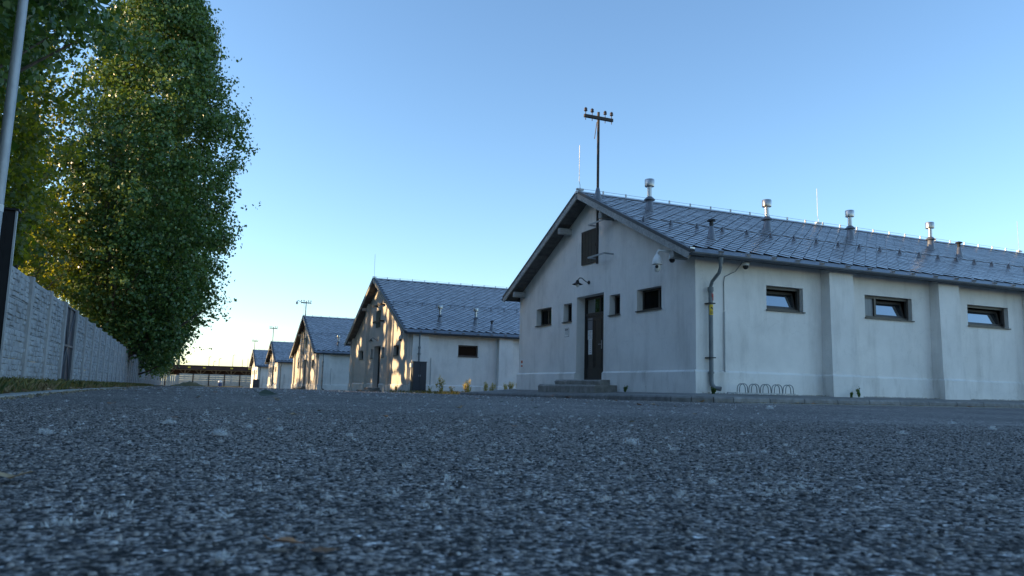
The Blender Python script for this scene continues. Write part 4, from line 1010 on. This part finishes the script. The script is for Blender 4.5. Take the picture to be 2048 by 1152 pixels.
# dense unseen trees added left of the picture to shade road and gables
Lo = ['added shade tree on the left beside the photographer', 'added shade tree on the left behind the photographer', 'added shade tree beyond the nearest poplar', 'added shade tree behind the near end of the fence', 'added dense shade tree left of the slender poplar', 'added dense shade tree beyond the slender poplar', 'added outer shade tree left of the slender poplar', 'added outer shade tree beyond the slender poplar', 'added shade tree under the nearest poplar', 'added outer shade tree left of the broadest poplar', 'added outer shade tree left of the thin-trunked tree', 'added far outer shade tree in front of the second house', 'added far outer shade tree facing the second gable']
for k, (x, y, h, rx_, n_) in enumerate(((-9.5, 3, 14, 6.0, 14000), (-9, -10, 14, 6.5, 12000), (-17, 13, 15, 6.5, 14000), (-9.5, 21.5, 12.5, 4.6, 16000), (-11.5, 27.5, 13, 4.4, 20000), (-11.0, 34.0, 13, 3.8, 26000), (-18, 31, 13.5, 5.0, 20000), (-17.5, 24, 13.5, 5.0, 18000), (-9.8, 11.5, 9, 4.4, 16000), (-17.5, 54, 20, 4.8, 24000), (-15.5, 37.5, 13.5, 4.0, 26000), (-20, 63.5, 17, 3.9, 16000), (-20, 73, 17, 4.6, 16000))):
    tree(x, y, h, .6, rx_, rx_ + .8, n_, .30, 60 + k, Lo[k], clump=.9, name='broadleaf_tree', group='unseen trees added on the left for shade', per=40, dens=.5, pw=.8)

# ------------------------------------------------------------------ grass, weeds, litter
def blades(name, pts, hgt, mt, label, wid=.006):
    r = np.random.default_rng(len(pts)); n = len(pts); P = np.array(pts)
    a = r.uniform(0, 6.28, n); d = np.stack([np.cos(a), np.sin(a), np.zeros(n)], 1); h = hgt * r.uniform(.35, 1.3, n)[:, None]
    ln = d[:, [1, 0, 2]] * np.array([1, -1, 0]) * h * r.uniform(.1, .8, n)[:, None]
    upv = np.array([0, 0, 1.0])
    w = wid * r.uniform(.6, 1.3, n)[:, None]
    V = np.stack([P - d * w, P + d * w, P + ln * .4 + upv * h * .62 + d * w * .7, P + ln + upv * h * (1 - .3 * r.uniform(0, 1, n)[:, None]), P + ln * .4 + upv * h * .62 - d * w * .7], 1).reshape(-1, 3)
    me = bpy.data.meshes.new(name)
    me.from_pydata(V.tolist(), [], [(5 * i, 5 * i + 1, 5 * i + 2, 5 * i + 3, 5 * i + 4) for i in range(n)]); me.update()
    return tag(link(name, me, mt), label, 'grass', None, 'stuff')
gp = []; dp_ = []
for i in range(15000):
    y = 8 + 62 * rnd.random() ** 1.7; x = rnd.uniform(-2.45, -1.62) if rnd.random() < .75 else rnd.uniform(-2.47, -2.25)
    dens = .5 + .5 * math.sin(y * 1.7 + 2 * math.sin(y * .6)) * math.sin(x * 5 + y)
    if rnd.random() > dens + .25: continue
    z = gz(y) + (.05 if x < -2.2 else .05 - .038 * (x + 2.2) / .56)
    (gp if math.sin(y * 2.3 + 1.1) + math.sin(y * .9) + rnd.uniform(-1, 1) > -.4 else dp_).append((x, y, z))
for i in range(2500): gp.append((rnd.uniform(-.8, 4.6), rnd.uniform(140.8, 141.8), gz(143) + .0))
for i in range(1800): gp.append((rnd.uniform(4, 11), rnd.uniform(144, 149), gz(146)))
blades('grass', gp, .15, 'grass_blade', 'patchy green grass along the foot of the concrete fence')
blades('dry_grass', dp_, .11, 'dry_blade', 'dry yellowed grass and stalks on the verge', .008)
# rough grass between the first two houses
gp = [(rnd.uniform(10.3, 22), rnd.uniform(28, 41), 0) for i in range(5000)]; gp = [(x, y, gz(y) - .03) for x, y, z in gp]
blades('rough_grass', gp, .16, 'grass_blade', 'rough grass growing between the first and second house')

def weed(x, y, z, h, seed, label, flower=True, group='weeds between the houses', lm='weed_leaf'):
    r = random.Random(seed); root = empty('weed_plant', (x, y, z)); tag(root, label, 'plant', group)
    st = MB(); LP = []; FP = []
    for k in range(r.randint(4, 7)):
        a = r.uniform(0, 6.28); sp = r.uniform(.05, .3) * h; hh_ = h * r.uniform(.55, 1.0)
        P = [(0, 0, -.02), (math.cos(a) * sp * .4, math.sin(a) * sp * .4, hh_ * .5), (math.cos(a) * sp, math.sin(a) * sp, hh_)]
        st.tube(P, .006, 4, r2=.003)
        for j in range(16):
            t = r.uniform(.1, .95); q = Vector(P[0]).lerp(Vector(P[2]), t); LP.append((q.x + r.gauss(0, .05 * h), q.y + r.gauss(0, .05 * h), q.z))
        for j in range(40): FP.append((P[2][0] + r.gauss(0, .05 * h), P[2][1] + r.gauss(0, .05 * h), P[2][2] + r.gauss(-.1 * h, .12 * h)))
    st.build('stem', 'stem_dry', root)
    link('leaves', leaf_mesh('leaves', np.array(LP), .09 * max(.6, h), seed, lm, -.2), None, root)
    if flower: tag(link('flower_head', leaf_mesh('flower_head', np.array(FP), .045, seed + 1, 'weed_flower', -.2), None, root), kind='stuff')
wl_ = ['tall pale weed right of the dark cabinet', 'low leafy weed before the second house wall', 'broad leafy weed before the second house wall', 'tallest pale flowering weed before the second house wall', 'pale weed under the second house window', 'pale weed right of the second house window', 'short weed near the pilaster of the second house', 'pale weed at the corner of the nearest gable', 'feathery weed touching the nearest gable', 'weed hidden partly by the nearest gable', 'dark weed by the drain pipe of the second house', 'tuft of weed at the foot of the sunlit gable']
for k, (x, y, h, fl) in enumerate(((12.75, 38.6, .85, 1), (12.95, 39.2, .5, 0), (13.4, 38.8, .55, 0), (14.15, 38.6, .8, 1), (14.5, 39.2, .5, 1), (15.2, 38.5, .65, 1), (15.8, 39.0, .55, 1), (16.3, 38.4, .6, 1), (16.75, 38.8, .75, 1), (17.1, 38.4, .6, 1), (12.45, 39.6, .45, 0), (11.35, 42.5, .5, 0))):
    weed(x, y, gz(y) - .02, h, 100 + k, wl_[k], bool(fl))
for k, (x, y, h, lab) in enumerate(((16.45, 14.98, .32, 'lone spindly weed at the foot of the first side pilaster'), (11.55, 18.6, .22, 'tiny weed at the foot of the nearest gable'), (12.0, 15.3, .18, 'tiny weed under the drain pipe outlet'), (16.2, 15.0, .12, 'tiny tuft beside the spindly weed'))):
    weed(x, y, .185, h, 140 + k, lab, False, 'small weeds in the pavement joint', 'leaf')

# fallen leaves: every one a thing
def fallen(seed, size, kind):
    r = random.Random(seed); mb = MB(); n = 8; V = [(-.55 * size, 0, .004)]; prof = [.0, .42, .5, .44, .34, .22, .10, 0]
    cx = r.uniform(.5, 1.6); cy_ = r.uniform(.2, 1.4)
    rows = []
    for i in range(n):
        t = i / (n - 1); x = (-.5 + t) * size; w = prof[i] * size
        z = .004 + size * .10 * cx * (t - .5) ** 2 * 2 + r.uniform(0, .01) * size
        rows.append([(x, -w, z + w * .35 * cy_), (x, 0, z), (x, w, z + w * .35 * cy_ * r.uniform(.5, 1.3))])
    vs = [p for q in rows for p in q]; fs = []
    for i in range(n - 1):
        for j in range(2): fs.append((i * 3 + j, i * 3 + j + 1, (i + 1) * 3 + j + 1, (i + 1) * 3 + j))
    mb.add(vs, fs); mb.tube([(-.5 * size, 0, .006), (-.65 * size, .03 * size, .010), (-.8 * size, .09 * size, .014)], .008 * size + .0003, 4)
    me = mb.mesh('fallen_leaf'); me.materials.append(MAT[kind]); return me
LM = {k: [fallen(200 + i + 10 * j, .07, k) for i in range(3)] for j, k in enumerate(('litter_brown', 'litter_tan', 'litter_green', 'litter_yellow'))}
def put_leaf(kind, x, y, s, label, group=None, z=None):
    o = bpy.data.objects.new('fallen_leaf', rnd.choice(LM[kind])); col.objects.link(o); o.location = (x, y, (gz(y) if z is None else z) + .006); o.scale = (s, s, s)
    o.rotation_euler = (rnd.uniform(-.15, .15), rnd.uniform(-.15, .15), rnd.uniform(0, 6.28)); tag(o, label, 'leaf', group); return o
_o = put_leaf('litter_green', 1.05, 9.9, 3.4, 'largest dark green fallen leaf lying on the road before the far houses'); _o.rotation_euler = (.32, .05, -.35); _o.location.z += .035
put_leaf('litter_brown', .14, .98, .62, 'blurred orange brown leaf scrap at the bottom edge of the road')
put_leaf('litter_brown', .17, .93, .5, 'smaller blurred brown scrap touching the bottom edge of the picture')
put_leaf('litter_yellow', 2.65, 4.18, .6, 'small bright yellow leaf scrap in the middle of the road')
put_leaf('litter_tan', -.27, 1.72, .9, 'tan twig-like leaf at the left edge of the road')
put_leaf('litter_tan', 1.0, 8.6, .8, 'orange tan curled leaf left of the dark green leaf')
put_leaf('litter_brown', 9.2, 17.6, 2.6, 'upright brown leaf by the kerb before the door steps')
put_leaf('litter_tan', 9.6, 12.6, 2.4, 'tan curled leaf lying against the kerb below the gable')
put_leaf('litter_tan', 12.6, 13.2, 2.2, 'pale tan leaf lying against the kerb near the bicycle rack')
for i in range(34): put_leaf(rnd.choice(('litter_tan', 'litter_brown', 'litter_tan')), rnd.uniform(10.8, 24), YK - rnd.uniform(.04, .25), rnd.uniform(.9, 1.7), 'one of the dry leaves scattered along the foot of the right kerb', 'dry leaves along the right kerb')
for i in range(70):
    y = 2.2 + 30 * rnd.random() ** 1.6; x = rnd.uniform(-1.2 + .0 * y, min(8, -.2 + .8 * y))
    put_leaf(rnd.choice(('litter_tan', 'litter_brown', 'litter_green', 'litter_tan')), x, y, rnd.uniform(.3, .95) * (1 if y < 6 else 1.4), 'one of the small dry leaves scattered over the asphalt', 'dry leaves on the asphalt')
for i in range(90):
    y = rnd.uniform(8.5, 40); put_leaf(rnd.choice(('litter_tan', 'litter_tan', 'litter_brown')), -1.5 + rnd.gauss(-.1, .18), y, rnd.uniform(.8, 1.5), 'one of the dry leaves gathered along the left verge', 'dry leaves along the verge', gz(y) + .02)

# grit and crumbled leaf swept against the kerb, the wall foot and the verge edging
gv = []; gf = []
for i in range(5200):
    w = rnd.random(); sz = rnd.uniform(.006, .022)
    if w < .45: x, y = rnd.uniform(10.6, 30), YK - abs(rnd.gauss(0, .07)) - .004; z = .008
    elif w < .75: x, y = rnd.uniform(11.8, 30), 15.5 - abs(rnd.gauss(0, .10)); z = .19
    else: y = rnd.uniform(7, 40); x = -1.42 + abs(rnd.gauss(0, .10)); z = gz(y) + .002
    a = rnd.uniform(0, 6.28); k = len(gv)
    gv += [(x + math.cos(a) * sz, y + math.sin(a) * sz, z), (x + math.cos(a + 2) * sz, y + math.sin(a + 2) * sz, z), (x + math.cos(a + 4.1) * sz, y + math.sin(a + 4.1) * sz, z), (x, y, z + sz * rnd.uniform(.5, 1.2))]
    gf += [(k, k + 1, k + 3), (k + 1, k + 2, k + 3), (k + 2, k, k + 3)]
me = bpy.data.meshes.new('kerb_grit'); me.from_pydata(gv, [], gf); me.update()
leaf_mat('grit', (.10, .085, .06), (.34, .28, .19), 0.0, .95)
tag(link('kerb_grit', me, 'grit'), 'brown grit and leaf crumbs swept along the kerb and wall foot', 'grit', None, 'stuff')

# stone chippings standing proud of the bitumen in the foreground
leaf_mat('chipping', (0.02, 0.021, 0.024), (0.2, 0.2, 0.2), 0.0, 0.75)
_cr = [n_ for n_ in MAT['chipping'].node_tree.nodes if n_.type == 'VALTORGB'][0].color_ramp
_cr.elements[1].color = (0.62, 0.61, 0.60, 1); _cr.elements[0].color = (.035, .034, .035, 1)
for p_, c_ in ((.34, (.070, .064, .060)), (.5, (.22, .196, .176)), (.88, (.34, .305, .275)), (.98, (.42, .38, .345))):
    q_ = _cr.elements.new(p_); q_.color = (*c_, 1)
MAT['chipping'].node_tree.nodes['Principled BSDF'].inputs['Specular IOR Level'].default_value = 0.25
r = np.random.default_rng(77); fw = np.array([.396, .918]); lt = np.array([.918, -.396])
n0 = 150000; dd = np.sqrt(r.uniform(.4 ** 2, 6.0 ** 2, n0)); lat = r.uniform(-.82, .82, n0) * (dd + .25)
keep = r.uniform(0, 1, n0) < np.where(dd < 2.6, 1.0, np.clip(1.0 - (dd - 2.6) / 3.8, .12, 1))
dd, lat = dd[keep], lat[keep]; XY = dd[:, None] * fw + lat[:, None] * lt
ok = XY[:, 0] > -1.45; XY = XY[ok]; n = len(XY); K = 5
rad = (.0022 + .0036 * r.uniform(0, 1, n) ** 1.5) * 1.12; hgt_ = rad * r.uniform(.12, .62, n); a0 = r.uniform(0, 6.28, n); el_ = r.uniform(.7, 1.35, n)
ang = a0[:, None] + np.arange(K)[None] * 2 * np.pi / K + r.uniform(-.35, .35, (n, K)); jr = rad[:, None] * r.uniform(.75, 1.2, (n, K))
ux, uy = np.cos(ang) * jr, np.sin(ang) * jr * el_[:, None]
lo_ = np.stack([XY[:, 0:1] + ux, XY[:, 1:2] + uy, np.zeros((n, K)) - .0005], 2)
hi_ = np.stack([XY[:, 0:1] + ux * .7, XY[:, 1:2] + uy * .7, hgt_[:, None] * r.uniform(.7, 1.3, (n, K))], 2)
V = np.concatenate([lo_, hi_], 1).reshape(-1, 3).astype(np.float32)
pat = [[j, (j + 1) % K, K + (j + 1) % K, K + j] for j in range(K)]
li = (np.arange(n)[:, None] * 2 * K + np.array(sum(pat, []) + [K + j for j in range(K)])[None]).ravel().astype(np.int32)
ls = (np.arange(n)[:, None] * (5 * K) + np.array([4 * j for j in range(K + 1)])[None]).ravel().astype(np.int32)
me = bpy.data.meshes.new('asphalt_chippings'); me.vertices.add(len(V)); me.vertices.foreach_set('co', V.ravel())
me.loops.add(len(li)); me.loops.foreach_set('vertex_index', li); me.polygons.add(len(ls)); me.polygons.foreach_set('loop_start', ls); me.update(); me.validate()
tag(link('asphalt_chippings', me, 'chipping'), 'coarse grey stone chippings of the asphalt in the foreground', 'chippings', None, 'stuff')

# poplar fluff lying on the asphalt
FL = []
def tuft(x, y, s, n):
    for j in range(n):
        FL.append((x + rnd.gauss(0, .35 * s), y + rnd.gauss(0, .35 * s), gz(y) + abs(rnd.gauss(0, .26 * s)) + .006, s))
for (x, y, s) in ((.16, 3.02, .035), (-.02, 3.79, .035), (1.56, 2.47, .028), (7.23, 8.04, .07), (.40, 3.3, .02), (.62, 2.95, .018), (.3, 3.5, .02), (-.4, 3.1, .03), (.06, .93, .012), (1.5, 1.05, .010), (.9, 1.25, .010), (3.6, 3.0, .025), (4.9, 3.4, .03), (5.6, 4.2, .03)): tuft(x, y, s, 110)
for i in range(850):
    y = 1.2 + 40 * rnd.random() ** 2.2; x = rnd.uniform(-1.3, min(9.5, .2 + .85 * y)); tuft(x, y, rnd.uniform(.005, .018) * (1 + y * .07), 20)
FA = np.array(FL); r = np.random.default_rng(9); n = len(FA); s = FA[:, 3:4] * .55
d1 = r.normal(size=(n, 3)); d2 = r.normal(size=(n, 3)); d1 /= np.linalg.norm(d1, axis=1)[:, None]; d2 /= np.linalg.norm(d2, axis=1)[:, None]
V = np.stack([FA[:, :3] - d1 * s * .5, FA[:, :3] + d1 * s * .5, FA[:, :3] + d2 * s * .35], 1); V[:, :, 2] = np.maximum(V[:, :, 2], np.array([gz(q) for q in FA[:, 1]])[:, None] + .004)
me = bpy.data.meshes.new('poplar_fluff'); me.from_pydata(V.reshape(-1, 3).tolist(), [], [(3 * i, 3 * i + 1, 3 * i + 2) for i in range(n)]); me.update()
tag(link('poplar_fluff', me, 'fluff'), 'white poplar seed fluff scattered over the dark asphalt', 'fluff', None, 'stuff')
